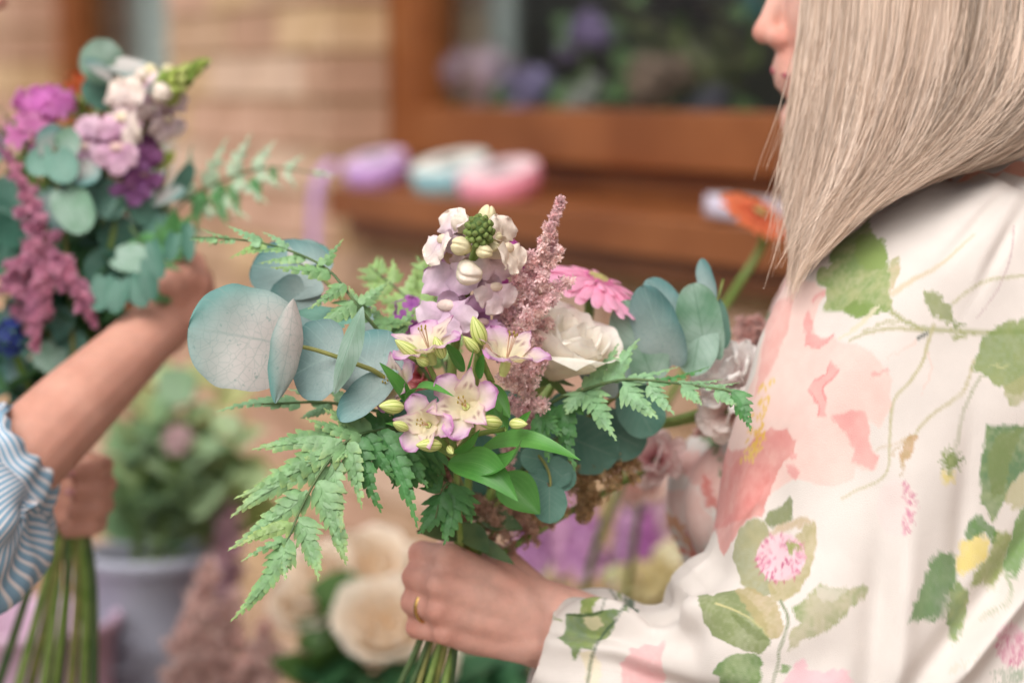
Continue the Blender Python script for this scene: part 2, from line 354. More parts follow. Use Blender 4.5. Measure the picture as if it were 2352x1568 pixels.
# ---------------------------------------------------------------- plant builders
def colfn(V, base, tip=None, amt=None):
    c = np.tile(base, (len(V), 1))
    if tip is not None: c = c * (1 - amt[:, None]) + tip * amt[:, None]
    return c
def blade(name, B, T, N, w, prof, m, parent, colf=None, **kw):
    V, F, ST = bladeVF(B, T, N, w, prof, **kw)
    return mesh_obj(name, V, F, m, parent, col=colf(ST) if colf else None, st=ST)
EC = {'euc': (lin('#bcb6b1'), lin('#64928c')), 'euc_teal': (lin('#97a8a4'), lin('#578280'))}
def euc_col(m):
    a, b = EC[m]; k0 = .25 * rng.random()
    def f(ST):
        q = np.clip(1.25 * ST[:, 1] + .35 * np.abs(ST[:, 0]) ** 3 - .22 - k0 + .34 * ST[:, 0], 0, 1)
        e = np.clip((np.abs(ST[:, 0]) - .9) * 8, 0, 1) * .4
        return colfn(ST, a, b, q) * (1 - .35 * e[:, None])
    return f
def p_lens(s): return np.sin(np.pi * s) ** .75 + .01
def eucalyptus(label, stem, leaves, group=None, sr=.0017, smat='stem_olive'):
    t = thing('eucalyptus_branch', label, 'eucalyptus', P(*stem[0]), group)
    tube('stem', [P(*q) for q in stem], [sr * 1.3, sr * .7], MT[smat], t, n=24)
    for L in leaves:
        b, tp, wpx, nv_, m = L[:5]; kw = L[5] if len(L) > 5 else {}
        args = dict(nu=18, nv=13, heart=.22, cup=.12, ruf=.03, rufn=2.3, bend=.03); args.update(kw)
        blade('leaf', P(*b), P(*tp), cv(*nv_), M(wpx, b[2]), args.pop('prof', p_round), MT[m], t, euc_col(m) if m in EC else None, **args)
    return t
def p_lobe(s): return np.sin(np.pi * np.clip(s, 0, 1) ** .66) ** .8 * (1 - .30 * np.abs(((s * 4.2) % 1) - .5) * 2 * np.clip(s * 2.4 - .5, 0, 1)) + .02
def pinnaVF(B, T, N, w, lobes=8, arc=None, droop=None, cup=.1, deep=.62):
    """a leaflet: a tapering midrib blade with rows of toothed lobes leaning towards the tip"""
    n = max(3, int(lobes * .85)); arc = (rng.random() - .5) * .14 if arc is None else arc; droop = -.10 * rng.random() if droop is None else droop
    B = np.asarray(B, float); Y = np.asarray(T, float) - B; L = np.linalg.norm(Y); Y = Y / L; X = nrm(np.cross(Y, N)); Z = np.cross(X, Y)
    def mid(s): return B + Y * L * s + X * arc * L * math.sin(math.pi * s) + Z * droop * L * s ** 2.2
    Vs, Fs, Ss, k0 = [], [], [], 0
    def put(V, F, S):
        nonlocal k0
        Vs.append(V); Fs.append(F + k0); Ss.append(S); k0 += len(V)
    V, F, ST = bladeVF(B, T, N, w * .30, lambda s: np.clip(1.0 - s, 0, 1) ** .7 * np.clip(.25 + s * 3, 0, 1) + .01, 16, 3, arc=arc, curl=droop, ph=0); put(V + Z * w * .01, F, np.stack([0 * ST[:, 0], ST[:, 1]], 1))
    for k in range(n + 1):
        for sd in (-1, 1):
            s0 = min(.97, .03 + .92 * (k + (.0 if sd < 0 else .45)) / (n + .5)); env = (1.04 - s0) ** .85 * (.82 + .36 * rng.random()); l = w * 1.28 * env + .02 * w
            p = mid(s0); tg = nrm(mid(min(1, s0 + .03)) - mid(max(0, s0 - .03))); a = math.radians(52 - 24 * s0 + 10 * (rng.random() - .5)); d = tg * math.cos(a) + sd * X * math.sin(a)
            hw = min(L / (n + 1) * .62, l * .50) * (1.0 if s0 < .8 else .8)
            V, F, ST = bladeVF(p - d * l * .06, p + d * l + Z * l * .10 * (rng.random() - .6), nrm(Z + sd * X * .18 - tg * .25 + .25 * (rng.random(3) - .5)), hw, p_lobe, 12, 5, curl=-.16, cup=-.12, ruf=.06)
            put(V, F, np.stack([ST[:, 1] * .9 + .1 * np.abs(ST[:, 0]), np.clip(s0 + .1 * ST[:, 1], 0, 1)], 1))
    return np.concatenate(Vs), np.concatenate(Fs), np.concatenate(Ss)
def fern_col(c1, c2, tip, k=.5):
    def f(ST):
        a = np.abs(ST[:, 0]); s = ST[:, 1]; r = rng.random() * .35
        c = c1 * (1 - r) + c2 * r; am = np.clip((a - .55) * 1.6, 0, 1) * k * .75 + np.clip((s - .65) * 1.6, 0, 1) * k
        return colfn(ST, c, tip, np.clip(am, 0, 1))
    return f
FERN = fern_col(lin('#84aa78'), lin('#689c54'), lin('#c2ca74'), .65)
FERN_B = fern_col(lin('#8cb488'), lin('#74a66c'), lin('#b2cb7c'), .5)
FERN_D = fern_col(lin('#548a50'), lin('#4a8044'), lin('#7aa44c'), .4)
FERN_L = fern_col(lin('#94b46c'), lin('#80a864'), lin('#b0c47c'), .5)
def fern(label, rachis, pins, colf=None, group=None, w=.21, rr=.0011):
    """rachis: [(x,y,d)...]; pins: [(bx,by,bd, tx,ty,td, width px, nvec, lobes, kw)]"""
    colf = colf or FERN
    t = thing('fern_frond', label, 'fern', P(*rachis[0]), group)
    tube('stem', [P(*q) for q in rachis], [rr * 1.3, rr * .5], MT['stem_dark'], t, n=30, k=6)
    for p in pins:
        bx, by, bd, tx, ty, td, wp = p[:7]; nv_ = p[7] if len(p) > 7 else (0, .3, 1); lb = p[8] if len(p) > 8 else 8; kw = p[9] if len(p) > 9 else {}
        cf = kw.pop('colf', colf)
        V, F, ST = pinnaVF(P(bx, by, bd), P(tx, ty, td), cv(*nv_), M(wp, bd), lb, **kw)
        mesh_obj('leaflet', V, F, MT['fern'], t, col=cf(ST), st=ST)
    return t
def fern_auto(label, rachis, n, lmax, nvec, colf, wr=.3, ang=55, droop=0, lobes=5, both=True, group=None, l0=.5, jit=.15):
    t = thing('fern_frond', label, 'fern', P(*rachis[0]), group)
    C = cr([P(*q) for q in rachis], 60); N = cv(*nvec)
    tube('stem', [P(*q) for q in rachis], [.0013, .0005], MT['stem_dark'], t, n=30, k=6)
    T = np.gradient(C, axis=0)
    for i in range(n):
        s = .12 + .86 * i / n; k = int(s * 59); tv = nrm(T[k]); X = nrm(np.cross(tv, N))
        for sd in (1, -1):
            l = lmax * (l0 + (1 - l0) * min(1, s * 3)) * (1 - s) ** .75 * (1 + jit * (rng.random() - .5)) + .004
            a = math.radians(ang - 15 * s + 10 * (rng.random() - .5)); d = tv * math.cos(a) + sd * X * math.sin(a)
            V, F, ST = pinnaVF(C[k], C[k] + d * l + N * l * .12 * (rng.random() - .5), N + .5 * (rng.random(3) - .5), l * wr, max(3, int(lobes * (1 - s * .6))), droop=droop, arc=.04 * sd)
            mesh_obj('leaflet', V, F, MT['fern'], t, col=colf(ST), st=ST)
    V, F, ST = pinnaVF(C[56], C[59] + T[59] * 3, N, lmax * .06, 4); mesh_obj('leaflet', V, F, MT['fern'], t, col=colf(ST), st=ST)
    return t
# --- alstroemeria
def al_col(white=lin('#f3e8c8'), pink=lin('#e6bede'), edge=lin('#c268b4'), k=1.0):
    def f(ST):
        a = np.abs(ST[:, 0]); s = ST[:, 1]
        c = colfn(ST, white, pink, np.clip((s - .44 + .25 * a) * 1.7 * k, 0, 1))
        e = np.clip((np.maximum(s, .2 + .8 * a) - .86) * 5.5, 0, 1) * np.clip(s * 2 - .5, 0, 1) * .8
        return c * (1 - e[:, None]) + edge * e[:, None]
    return f
def al_stripe(ST):
    c = al_col(k=.6)(ST); a = np.abs(ST[:, 0]); s = ST[:, 1]
    e = ((np.sin(s * 60) > .3) & (np.abs(a - .3) < .15) & (s > .45) & (s < .8)) * .7
    return c * (1 - e[:, None]) + lin('#8a3a4a') * e[:, None]
def al_flower(parent, c, axis, R, openk=.75, roll=0, name='flower'):
    R = R * 1.2; Rm = frame(cv(*axis)); c = P(*c); base = c - Rm[:, 2] * R * .55
    a = Acc(); tv, tf = tubeVF([base - Rm[:, 2] * R * .42, base - Rm[:, 2] * R * .2, base + Rm[:, 2] * R * .12], [R * .1, R * .16, R * .12], 8, 10)
    R0 = R; R0 = R; fl = mesh_obj(name, tv, tf, MT['bud_s'], parent)
    for k in range(6):
        ph = roll + k * math.pi / 3; inner = k % 2; rad = Rm[:, 0] * math.cos(ph) + Rm[:, 1] * math.sin(ph)
        op = openk * (.8 if inner else 1.0) * (1 + .2 * (rng.random() - .5)); L = R * (1.28 if inner else 1.2)
        d = Rm[:, 2] * math.cos(op) + rad * math.sin(op); B = base + rad * R * .06
        blade('petal', B, B + d * L, nrm(Rm[:, 2] * math.sin(op) - rad * math.cos(op)) , R * (.36 if inner else .64), p_obov if not inner else p_lance, MT['petal'], fl,
              al_stripe if inner else al_col(), nu=14, nv=9, curl=-.24, cup=.2, ruf=.16, rufn=2.6)
    for k in range(5):
        q = base + Rm[:, 2] * R * .9 + (Rm[:, 0] * math.cos(k * 1.3) + Rm[:, 1] * math.sin(k * 1.3)) * R * .12
        tv, tf = tubeVF([base, (base + q) / 2, q], [R * .015, R * .012], 6, 5); a.add(tv, tf, lin('#e8c8b0'))
        ev, ef = ellV(q, (R * .03, R * .03, R * .05), 6, 7); a.add(ev, ef, lin('#b9a24a'))
    a.obj('stamens', MT['petal'], fl)
def bud_mat():
    m, t, b, out = nodemat('bud_green_striped'); N = t.nodes; L = t.links
    at = N.new('ShaderNodeAttribute'); at.attribute_name = 'st'; sp = N.new('ShaderNodeSeparateXYZ'); L.new(at.outputs['Vector'], sp.inputs[0])
    w = N.new('ShaderNodeMath'); w.operation = 'MULTIPLY'; w.inputs[1].default_value = 56.55; L.new(sp.outputs[0], w.inputs[0])
    s = N.new('ShaderNodeMath'); s.operation = 'SINE'; L.new(w.outputs[0], s.inputs[0])
    r = N.new('ShaderNodeValToRGB'); e = r.color_ramp.elements; e[0].position = .55; e[0].color = (*lin('#c9cf84'), 1); e[1].position = .95; e[1].color = (*lin('#8a9c3c'), 1)
    L.new(s.outputs[0], r.inputs[0]); L.new(r.outputs[0], b.inputs['Base Color']); b.inputs['Roughness'].default_value = .42
    return m
MT['bud_s'] = bud_mat()
def al_bud(parent, b, tp, wpx):
    B, T = P(*b), P(*tp); L = np.linalg.norm(T - B); R = frame(T - B); w = M(wpx, b[2]); n, k = 14, 20
    s = np.linspace(0, 1, n); r = w * np.sin(np.pi * np.clip(s * .93 + .06, 0, 1) ** .8) ** .8; a = np.linspace(0, 2 * np.pi, k, endpoint=False)
    rr = r[:, None] * (1 + .06 * np.cos(3 * a)[None])
    V = B + (L * s)[:, None, None] * R[:, 2] + rr[..., None] * (np.cos(a)[None, :, None] * R[:, 0] + np.sin(a)[None, :, None] * R[:, 1])
    ST = np.stack(np.broadcast_arrays((a / 6.2832)[None], s[:, None]), -1).reshape(-1, 2)
    return mesh_obj('bud', V.reshape(-1, 3), gridF(n, k, True), MT['bud_s'], parent, st=ST)
# --- snapdragon
def sn_col(a, b):
    def f(ST): return colfn(ST, a, b, np.clip(1.15 * ST[:, 1] - .1, 0, 1))
    return f
def sn_floret(parent, c, axis, R, ca, cb, up=(0, 1, 0), openk=1.0):
    A = cv(*axis); U = UPV * up[1] + RGT * up[0] - FWD * up[2]; U = nrm(U - A * np.dot(A, U)); S = np.cross(A, U); c = P(*c); R = R * 1.4
    tv, tf = tubeVF([c - A * R * 1.1, c - A * R * .5, c - A * R * .05], [R * .3, R * .45, R * .42], 8, 12)
    fl = mesh_obj('flower', tv, tf, MT['puff'], parent, col=np.tile(ca, (len(tv), 1)))
    cf = sn_col(ca, cb)
    for sd in (-1, 1):                                                     # two upright upper lobes
        d = nrm(U * 1.0 + S * sd * .5 + A * .45 * (1.6 - openk)); B = c + U * R * .22 + S * sd * R * .1 - A * R * .1
        blade('petal', B, B + d * R * 1.05, nrm(A + .3 * U), R * .68, p_petal, MT['puff'], fl, cf, nu=16, nv=13, curl=-.34 * openk, cup=-.22, ruf=.2, rufn=1.8)
    for ang in (-1.0, 0, 1.0):                                             # three hanging lower lobes
        d = nrm(-U * math.cos(ang) + S * math.sin(ang) + A * .6); B = c - U * R * .12 + A * R * .05
        blade('petal', B, B + d * R * 1.0, nrm(A - .2 * U), R * .58, p_petal, MT['puff'], fl, cf, nu=16, nv=13, curl=-.42 * openk, cup=-.25, ruf=.18, rufn=1.8)
    for sd in (0,):                                                        # swollen palate
        V, F = ellV(c - U * R * .05 + A * R * .10, (R * .34, R * .2, R * .16), 9, 12, np.stack([S, U, A], 1)); mesh_obj('palate', V, F, MT['puff'], fl, col=np.tile(cb * .7 + lin('#efd98c') * .3, (len(V), 1)))
def sn_bud(parent, c, axis, R, col, col2=None):
    A = cv(*axis); c = P(*c); Rm = frame(A)
    V, F = ellV(c, (R * .95, R * .88, R * 1.2), 22, 30, Rm, .10, 3); q = (V - c) @ Rm[:, 2] / R
    V = V + Rm[:, 0] * (.12 * R * np.sin(q * 2.5))[:, None]; rad0 = V - c; V = c + rad0 * (1 + .22 * (vnoise(V - c + 7.3, 1.1 / R, 3) - .5) - .16 * np.exp(-((rad0 @ Rm[:, 1]) / (R * .12)) ** 2) * np.clip(q + .4, 0, 1))[:, None]
    am = np.clip(.5 - .5 * q, 0, 1) ** 2
    f = mesh_obj('bud', V, F, MT['puff'], parent, col=colfn(V, col, col2 if col2 is not None else lin('#b4b86a'), am))
    for k in range(4):
        a = k * 1.57 + .4; rad = Rm[:, 0] * math.cos(a) + Rm[:, 1] * math.sin(a); B = c - A * R * 1.05 + rad * R * .1
        blade('sepal', B, c - A * R * .35 + rad * R * .82, nrm(rad * .7 + A * .3), R * .32, p_lance, MT['col_leaf'], f, lambda ST: np.tile(lin('#6f8a4a'), (len(ST), 1)), nu=8, nv=5)
def sn_tip(parent, c, axis, R, n=34, Lk=1.25, bs=1.0, g1='#8fa45c', g2='#5d7440'):
    A = cv(*axis); c = P(*c); Rm = frame(A); V, F = ellV(c, (R * .8, R * .8, R * Lk * .9), 10, 14, Rm)
    core = mesh_obj('tip', V, F, MT['puff'], parent, col=np.tile(lin(g2), (len(V), 1)))
    for i in range(n):
        z = 1 - 1.75 * (i + .5) / n; ph = i * 2.39996; r = math.sqrt(max(0, 1 - z * z))
        d = Rm[:, 0] * r * math.cos(ph) + Rm[:, 1] * r * math.sin(ph) + Rm[:, 2] * z * Lk; q = c + d * R * .86
        s = bs * R * (.17 + .12 * (1 - z) / 2); V, F = ellV(q, (s, s, s * 1.15), 8, 10, frame(d + A * .6), .08, 4)
        zz = (V - q) @ nrm(d) / s
        mesh_obj('bud', V, F, MT['puff'], core, col=colfn(V, lin(g1), lin('#59623a'), np.clip(zz - .35, 0, 1) * .9))
# --- rose, gerbera, carnation, astilbe, others
def rose(label, c, axis, R, c1, c2, group=None, stem=None, layers=((5, 1.0, .95), (5, .84, 1.0), (4, .62, 1.02), (3, .4, 1.0)), name='rose', flare=.3, seed=1):
    r = np.random.default_rng(seed); t = thing(name, label, 'rose', P(*c), group); A = cv(*axis); Rm = frame(A); c = P(*c)
    for li, (n, rad, ht) in enumerate(layers):
        for k in range(n):
            p0 = k * 6.283 / n + li * .7 + r.random() * .3; nu, nv = 14, 15; s = np.linspace(0, 1, nu); tt = np.linspace(-1, 1, nv); S, T = np.meshgrid(s, tt, indexing='ij')
            fl = flare * (1 - li * .28) * (.6 + .8 * r.random()); dphi = (1.25 if li < 2 else 1.35) * (.35 + .65 * np.sin(np.pi / 2 * np.clip(S * 1.4, 0, 1))) * (1 - S ** 9 * .55)
            ph = p0 + T * dphi; rr = R * rad * (.22 + .78 * np.sin(np.clip(S * 1.75, 0, 1.75))) + fl * R * S ** 5 - .10 * R * S ** 3 * (rad < .9) + R * .035 * np.sin(T * 5 + p0 * 3) * S ** 2
            z = R * ht * (1.35 * S - .62) - R * .34 * np.abs(T) ** 3 * S ** 2 - fl * R * .45 * S ** 5 + R * .02 * np.sin(T * 9 + p0 * 5) * S
            V = c + (rr * np.cos(ph))[..., None] * Rm[:, 0] + (rr * np.sin(ph))[..., None] * Rm[:, 1] + z[..., None] * Rm[:, 2]
            mesh_obj('petal', V.reshape(-1, 3), gridF(nu, nv), MT['petal'], t, col=colfn(S.reshape(-1, 1), c1, c2, np.clip(1 - S.ravel() * 1.1, 0, 1)), st=np.stack([T, S], -1).reshape(-1, 2))
    for k in range(5):
        a = k * 1.257; rad = Rm[:, 0] * math.cos(a) + Rm[:, 1] * math.sin(a); B = c - A * R * .62
        blade('sepal', B, B + rad * R * .7 - A * R * .1, A, R * .16, p_lance, MT['col_leaf'], t, lambda ST: np.tile(lin('#5d7a44'), (len(ST), 1)), nu=8, nv=5)
    if stem: tube('stem', [c - A * R * .55] + [P(*q) for q in stem], [.0032, .0028], MT['stem'], t)
    return t
def gerbera(label, c, axis, R, c1, c2, stem, group=None, n=(30, 26, 20), droop=-.12):
    A = cv(*axis); Rm = frame(A); C = P(*c); S = [P(*q) for q in stem]
    t = thing('gerbera', label, 'gerbera', S[-1], group)
    for li, k in enumerate(n):
        L = R * (1, .9, .58)[li]
        for i in range(k):
            a = i * 6.283 / k + li * .11 + .06 * rng.random(); rad = Rm[:, 0] * math.cos(a) + Rm[:, 1] * math.sin(a)
            l = L * (1 + .08 * (rng.random() - .5)); B = C + rad * R * .16 + A * R * .03 * li
            blade('petal', B, C + rad * l + A * R * (.05 * li + .07 * rng.random() + .02), A, R * (.105, .1, .07)[li], p_ray, MT['petal'], t,
                  lambda ST: colfn(ST, c2, c1, np.clip(ST[:, 1] * 1.3 + .25 * np.abs(ST[:, 0]), 0, 1)), nu=10, nv=7, curl=droop, cup=-.25)
    a = Acc()
    for i in range(90):
        q = (i + .5) / 90; r = R * .24 * math.sqrt(q); ph = i * 2.39996; pt = C + A * R * (.1 - .05 * q) + Rm[:, 0] * r * math.cos(ph) + Rm[:, 1] * r * math.sin(ph)
        V, F = ellV(pt, (R * .02, R * .02, R * .06), 5, 6, Rm); a.add(V, F, c2 * .8 if q > .5 else lin('#c9c080'))
    a.obj('disc', MT['puff'], t)
    V, F = ellV(C - A * R * .14, (R * .24, R * .24, R * .17), 10, 16, Rm); mesh_obj('calyx', V, F, MT['stem_dark'], t)
    tube('stem', [C - A * R * .25] + S, [.0036, .004], MT['stem'], t, n=24, k=10)
    return t
def carnation(label, c, axis, R, c1, c2, n=34, group=None, name='carnation', cat='carnation', stem=None):
    A = cv(*axis); Rm = frame(A); C = P(*c); t = thing(name, label, cat, C, group)
    for i in range(n):
        q = (i + .5) / n; a = i * 2.39996; op = .25 + 1.25 * q; rad = Rm[:, 0] * math.cos(a) + Rm[:, 1] * math.sin(a)
        d = A * math.cos(op) + rad * math.sin(op); B = C - A * R * .5 + rad * R * .05; L = R * (1.25 - .15 * q) * (1 + .12 * (rng.random() - .5))
        blade('petal', B, B + d * L, nrm(A * math.sin(op) - rad * math.cos(op)), R * .52, p_obov, MT['petal'], t,
              lambda ST: colfn(ST, c2, c1, np.clip(ST[:, 1] * 1.6 - .3, 0, 1)), nu=12, nv=11, ruf=.22, rufn=3.2, cup=.1)
    tv, tf = tubeVF([C - A * R * 1.15, C - A * R * .8, C - A * R * .4], [R * .12, R * .22, R * .24], 8, 10); mesh_obj('calyx', tv, tf, MT['stem'], t)
    if stem: tube('stem', [C - A * R * 1.1] + [P(*q) for q in stem], [.0028, .0025], MT['stem'], t)
    return t
STAR = None
def astilbe(label, axis, rad, n, cols, fs=.0016, group=None, branches=26, seed=3, droop=.0, stem=None, name='astilbe', blen=1.0):
    r = np.random.default_rng(seed); C = cr([P(*q) for q in axis], 80); T = np.gradient(C, axis=0); T /= np.linalg.norm(T, axis=1)[:, None]
    t = thing(name, label, 'astilbe', C[-1], group); st_ = Acc(); V, F = tubeVF(C, [.0006, .0018], 30, 6); st_.add(V, F)
    R = np.interp(np.linspace(0, 1, 80), np.linspace(0, 1, len(rad)), rad); pts = []
    pts += [(C[k] + (r.random(3) - .5) * .004) for k in r.integers(0, 80, int(n * .15))]
    per = int(n * .85 / branches)
    for b in range(branches):
        s = (b + .5) / branches; k = int(s * 79); a = b * 2.39996 + r.random(); X = frame(T[k]); rad_ = X[:, 0] * math.cos(a) + X[:, 1] * math.sin(a)
        l = R[k] * (.75 + .5 * r.random()) * blen; d = nrm(rad_ * .8 - T[k] * .75)
        u = np.linspace(0, 1, 10)[:, None]; bp = C[k] + d * l * u - np.array([0, 0, 1.0]) * droop * l * u ** 2
        V, F = tubeVF(bp, [.0007, .0003], 8, 4); st_.add(V, F)
        m = max(4, int(per * (.3 + 1.4 * l / (R.mean() + 1e-6)) / 1.7)); w = r.random(m) ** .8
        q = C[k] + d * l * w[:, None] - np.array([0, 0, 1.0]) * droop * l * (w ** 2)[:, None]
        pts += list(q + (r.random((m, 3)) - .5) * (.005 + .010 * (1 - w))[:, None] * min(1.0, l / .02))
    st_.obj('stem', MT['astem'], t)
    pts = np.array(pts); m = len(pts); nz = vnoise(pts, 160, seed)[:, None]; jit = r.random((m, 1))
    col = cols[0] * (1 - nz) + cols[1] * nz; col = col * (.75 + .5 * jit)
    th = r.random((m, 3)) - .5; th /= np.linalg.norm(th, axis=1)[:, None]; ph = np.cross(th, r.random((m, 3)) - .5); ph /= np.linalg.norm(ph, axis=1)[:, None]; ks = np.cross(th, ph)
    sz = fs * (.6 + .8 * r.random((m, 1))); Vs = []; Fs = []
    for i in range(4):                                                    # four tiny petals to a floret
        a0 = i * math.pi / 2; d = th * math.cos(a0) + ph * math.sin(a0); e2 = -th * math.sin(a0) + ph * math.cos(a0); k0 = len(Vs) * m
        Vs += [pts, pts + sz * (d * .7 + e2 * .4 + ks * .25), pts + sz * (d * 1.3 + ks * .5), pts + sz * (d * .7 - e2 * .4 + ks * .25)]
        id_ = np.arange(m); Fs.append(np.stack([k0 + id_, k0 + m + id_, k0 + 2 * m + id_, k0 + 3 * m + id_], 1))
    mesh_obj('florets', np.concatenate(Vs), np.concatenate(Fs), MT['astilbe'], t, smooth=False, col=np.concatenate([col] * 16), stuff=True)
    return t
MT['astem'] = mat('astilbe_stem', lin('#b89484'), lin('#a88474'), 60, .6)
def small_flower(parent, C, A, R, c1, c2, n=5, name='flower'):
    Rm = frame(A); a = Acc(); r0 = rng.random() * 6
    for k in range(n):
        ph = r0 + k * 6.283 / n; rad = Rm[:, 0] * math.cos(ph) + Rm[:, 1] * math.sin(ph)
        V, F, ST = bladeVF(C, C + rad * R + A * R * .2, A, R * .5, p_obov, 8, 5, ruf=.1, curl=-.1)
        a.add(V, F, colfn(ST, c2, c1, np.clip(ST[:, 1] * 1.8, 0, 1)), ST)
    return a.obj(name, MT['petal'], parent)
def cluster(name, label, cat, c, rad, n, R, c1, c2, group=None, axis=(0, .7, .6), stem=None, spread=1.0, smat='stem'):
    C = P(*c); t = thing(name, label, cat, P(*stem[-1]) if stem else C, group)
    for i in range(n):
        z = 1 - 1.3 * (i + .5) / n; ph = i * 2.39996; r = math.sqrt(max(0, 1 - z * z)); Rm = frame(cv(*axis)); d = Rm @ np.array([r * math.cos(ph), r * math.sin(ph), z])
        k = rng.random(); small_flower(t, C + d * np.array(rad) * (.85 + .3 * rng.random()), nrm(d + .4 * (rng.random(3) - .5)), R * (.8 + .4 * rng.random()), c1 * (1 - k) + c2 * k * .9 + c1 * k * .1, c2)
    if stem: tube('stem', [C] + [P(*q) for q in stem], [.003, .003], MT[smat], t)
    return t
def spike(name, label, cat, axis, r0, n, R, c1, c2, stem=None, group=None):
    C = cr([P(*q) for q in axis], 60); t = thing(name, label, cat, P(*stem[-1]) if stem else C[-1], group); T = np.gradient(C, axis=0)
    for i in range(n):
        s = (i + .5) / n; k = int(s * 59); Rm = frame(T[k]); ph = i * 2.39996; d = Rm[:, 0] * math.cos(ph) + Rm[:, 1] * math.sin(ph); q = rng.random()
        small_flower(t, C[k] + d * r0 * (.4 + .6 * s), nrm(d - .3 * nrm(T[k])), R * (.5 + .6 * s), c1 * q + c2 * (1 - q), c2, 5)
    tube('stem', list(C[::8]) + ([P(*q) for q in stem] if stem else []), [.002, .003], MT['stem'], t)
    return t
def leafy(name, label, cat, base, tips, w, cf, group=None, nl=9, smat='stem', lk=.05):
    """a sprig: stems from base to tips with leaves along them"""
    B = P(*base); t = thing(name, label, cat, B, group)
    for tp in tips:
        T = P(*tp); mid = (B + T) / 2 + (rng.random(3) - .5) * .03; C = cr([B, mid, T], 30); tube('stem', [B, mid, T], [.0022, .0012], MT[smat], t)
        for i in range(nl):
            s = .3 + .7 * (i + 1) / nl; k = min(29, int(s * 29)); a = i * 2.4 + rng.random(); d = nrm(np.array([math.cos(a), math.sin(a), .5 + .5 * rng.random()])); l = lk * (.7 + .6 * rng.random())
            blade('leaf', C[k], C[k] + d * l, nrm(np.array([-.2, -.5, 1]) + .6 * (rng.random(3) - .5)), l * w, p_lance, MT['col_leaf'], t, cf, nu=8, nv=5, curl=-.15, cup=.15)
    return t
def one(h, h2=None):
    a = lin(h); b = lin(h2 or h)
    def f(ST):
        q = rng.random(); return np.tile(a * q + b * (1 - q), (len(ST), 1))
    return f
# ---------------------------------------------------------------- people
def capsule(p0, r0, p1, r1, k=16, h=5):
    p0 = np.asarray(p0, float); p1 = np.asarray(p1, float); L = np.linalg.norm(p1 - p0); R = frame(p1 - p0); th = np.linspace(0, np.pi / 2, h)
    zs = list(-r0 * np.cos(th)) + list(L + r1 * np.sin(th)); rs = list(r0 * np.sin(th)) + list(r1 * np.cos(th)); a = np.linspace(0, 2 * np.pi, k, endpoint=False)
    V = p0 + np.array(zs)[:, None, None] * R[:, 2] + np.maximum(np.array(rs), 1e-5)[:, None, None] * (np.cos(a)[None, :, None] * R[:, 0] + np.sin(a)[None, :, None] * R[:, 1])
    F = gridF(len(zs), k, True).tolist(); n = len(zs); F += [list(range(k))[::-1], [(n - 1) * k + q for q in range(k)]]
    return V.reshape(-1, 3), F
def chain(acc, pts):
    for (p, r), (q, s) in zip(pts[:-1], pts[1:]): V, F = capsule(p, r, q, s); acc.add(V, F)
def body_mesh(acc, voxel, smooth, m, parent, name='body', colf=None):
    o = acc.obj(name, m, parent); rm = o.modifiers.new('r', 'REMESH'); rm.mode = 'VOXEL'; rm.voxel_size = voxel; rm.use_smooth_shade = True
    sm = o.modifiers.new('s', 'SMOOTH'); sm.factor = .5; sm.iterations = smooth
    dg = bpy.context.evaluated_depsgraph_get(); me = bpy.data.meshes.new_from_object(o.evaluated_get(dg)); o.modifiers.clear(); old = o.data; o.data = me; bpy.data.meshes.remove(old)
    if not me.materials: me.materials.append(m)
    if colf:
        co = np.empty(len(me.vertices) * 3, np.float32); me.vertices.foreach_get('co', co); c = colf(co.reshape(-1, 3) + ORG[parent.name])
        for nm in ('col', 'st'):
            if nm in me.attributes: me.attributes.remove(me.attributes[nm])
        c4 = np.ones((len(c), 4)); c4[:, :3] = c; me.attributes.new('col', 'FLOAT_COLOR', 'POINT').data.foreach_set('color', c4.astype(np.float32).ravel())
    me.polygons.foreach_set('use_smooth', [True] * len(me.polygons)); return o
def head_blobs(acc, O, fw, up=np.array([0, 0, 1.0])):
    lf = np.cross(up, fw)
    def Q(x, y, z): return O + fw * x + lf * y + up * z
    Rm = np.stack([fw, lf, up], 1)
    def E_(c, ax): V, F = ellV(Q(*c), ax, 14, 20, Rm); acc.add(V, F)
    E_((0, 0, 0), (.1, .076, .1)); E_((.043, 0, -.06), (.056, .06, .085)); E_((.082, 0, -.098), (.0245, .027, .027))
    chain(acc, [(Q(.095, 0, -.028), .008), (Q(.108, 0, -.062), .0085), (Q(.1125, 0, -.0715), .0095)])
    for y in (-1, 1):
        chain(acc, [(Q(.104, y * .007, -.076), .0075), (Q(.098, y * .013, -.078), .007)])
        chain(acc, [(Q(.1025, 0, -.0985), .0052), (Q(.0945, y * .021, -.103), .0035)]); chain(acc, [(Q(.0995, 0, -.1085), .0062), (Q(.092, y * .019, -.1045), .0035)])
        chain(acc, [(Q(.083, 0, -.136), .018), (Q(.01, y * .048, -.102), .022), (Q(-.015, y * .055, -.05), .022)])
        V, F = ellV(Q(.056, y * .036, -.07), (.03, .025, .03), 10, 12, Rm); acc.add(V, F)
        chain(acc, [(Q(.088, y * .012, -.004), .012), (Q(.07, y * .045, -.004), .014)])
        V, F = ellV(Q(-.005, y * .078, -.045), (.018, .008, .03), 10, 12, Rm); acc.add(V, F)
        chain(acc, [(Q(.075, y * .032, -.026), .0135), (Q(.074, y * .033, -.026), .0135)])
    chain(acc, [(Q(-.02, 0, -.09), .056), (Q(-.035, 0, -.21), .057)])
    return Q
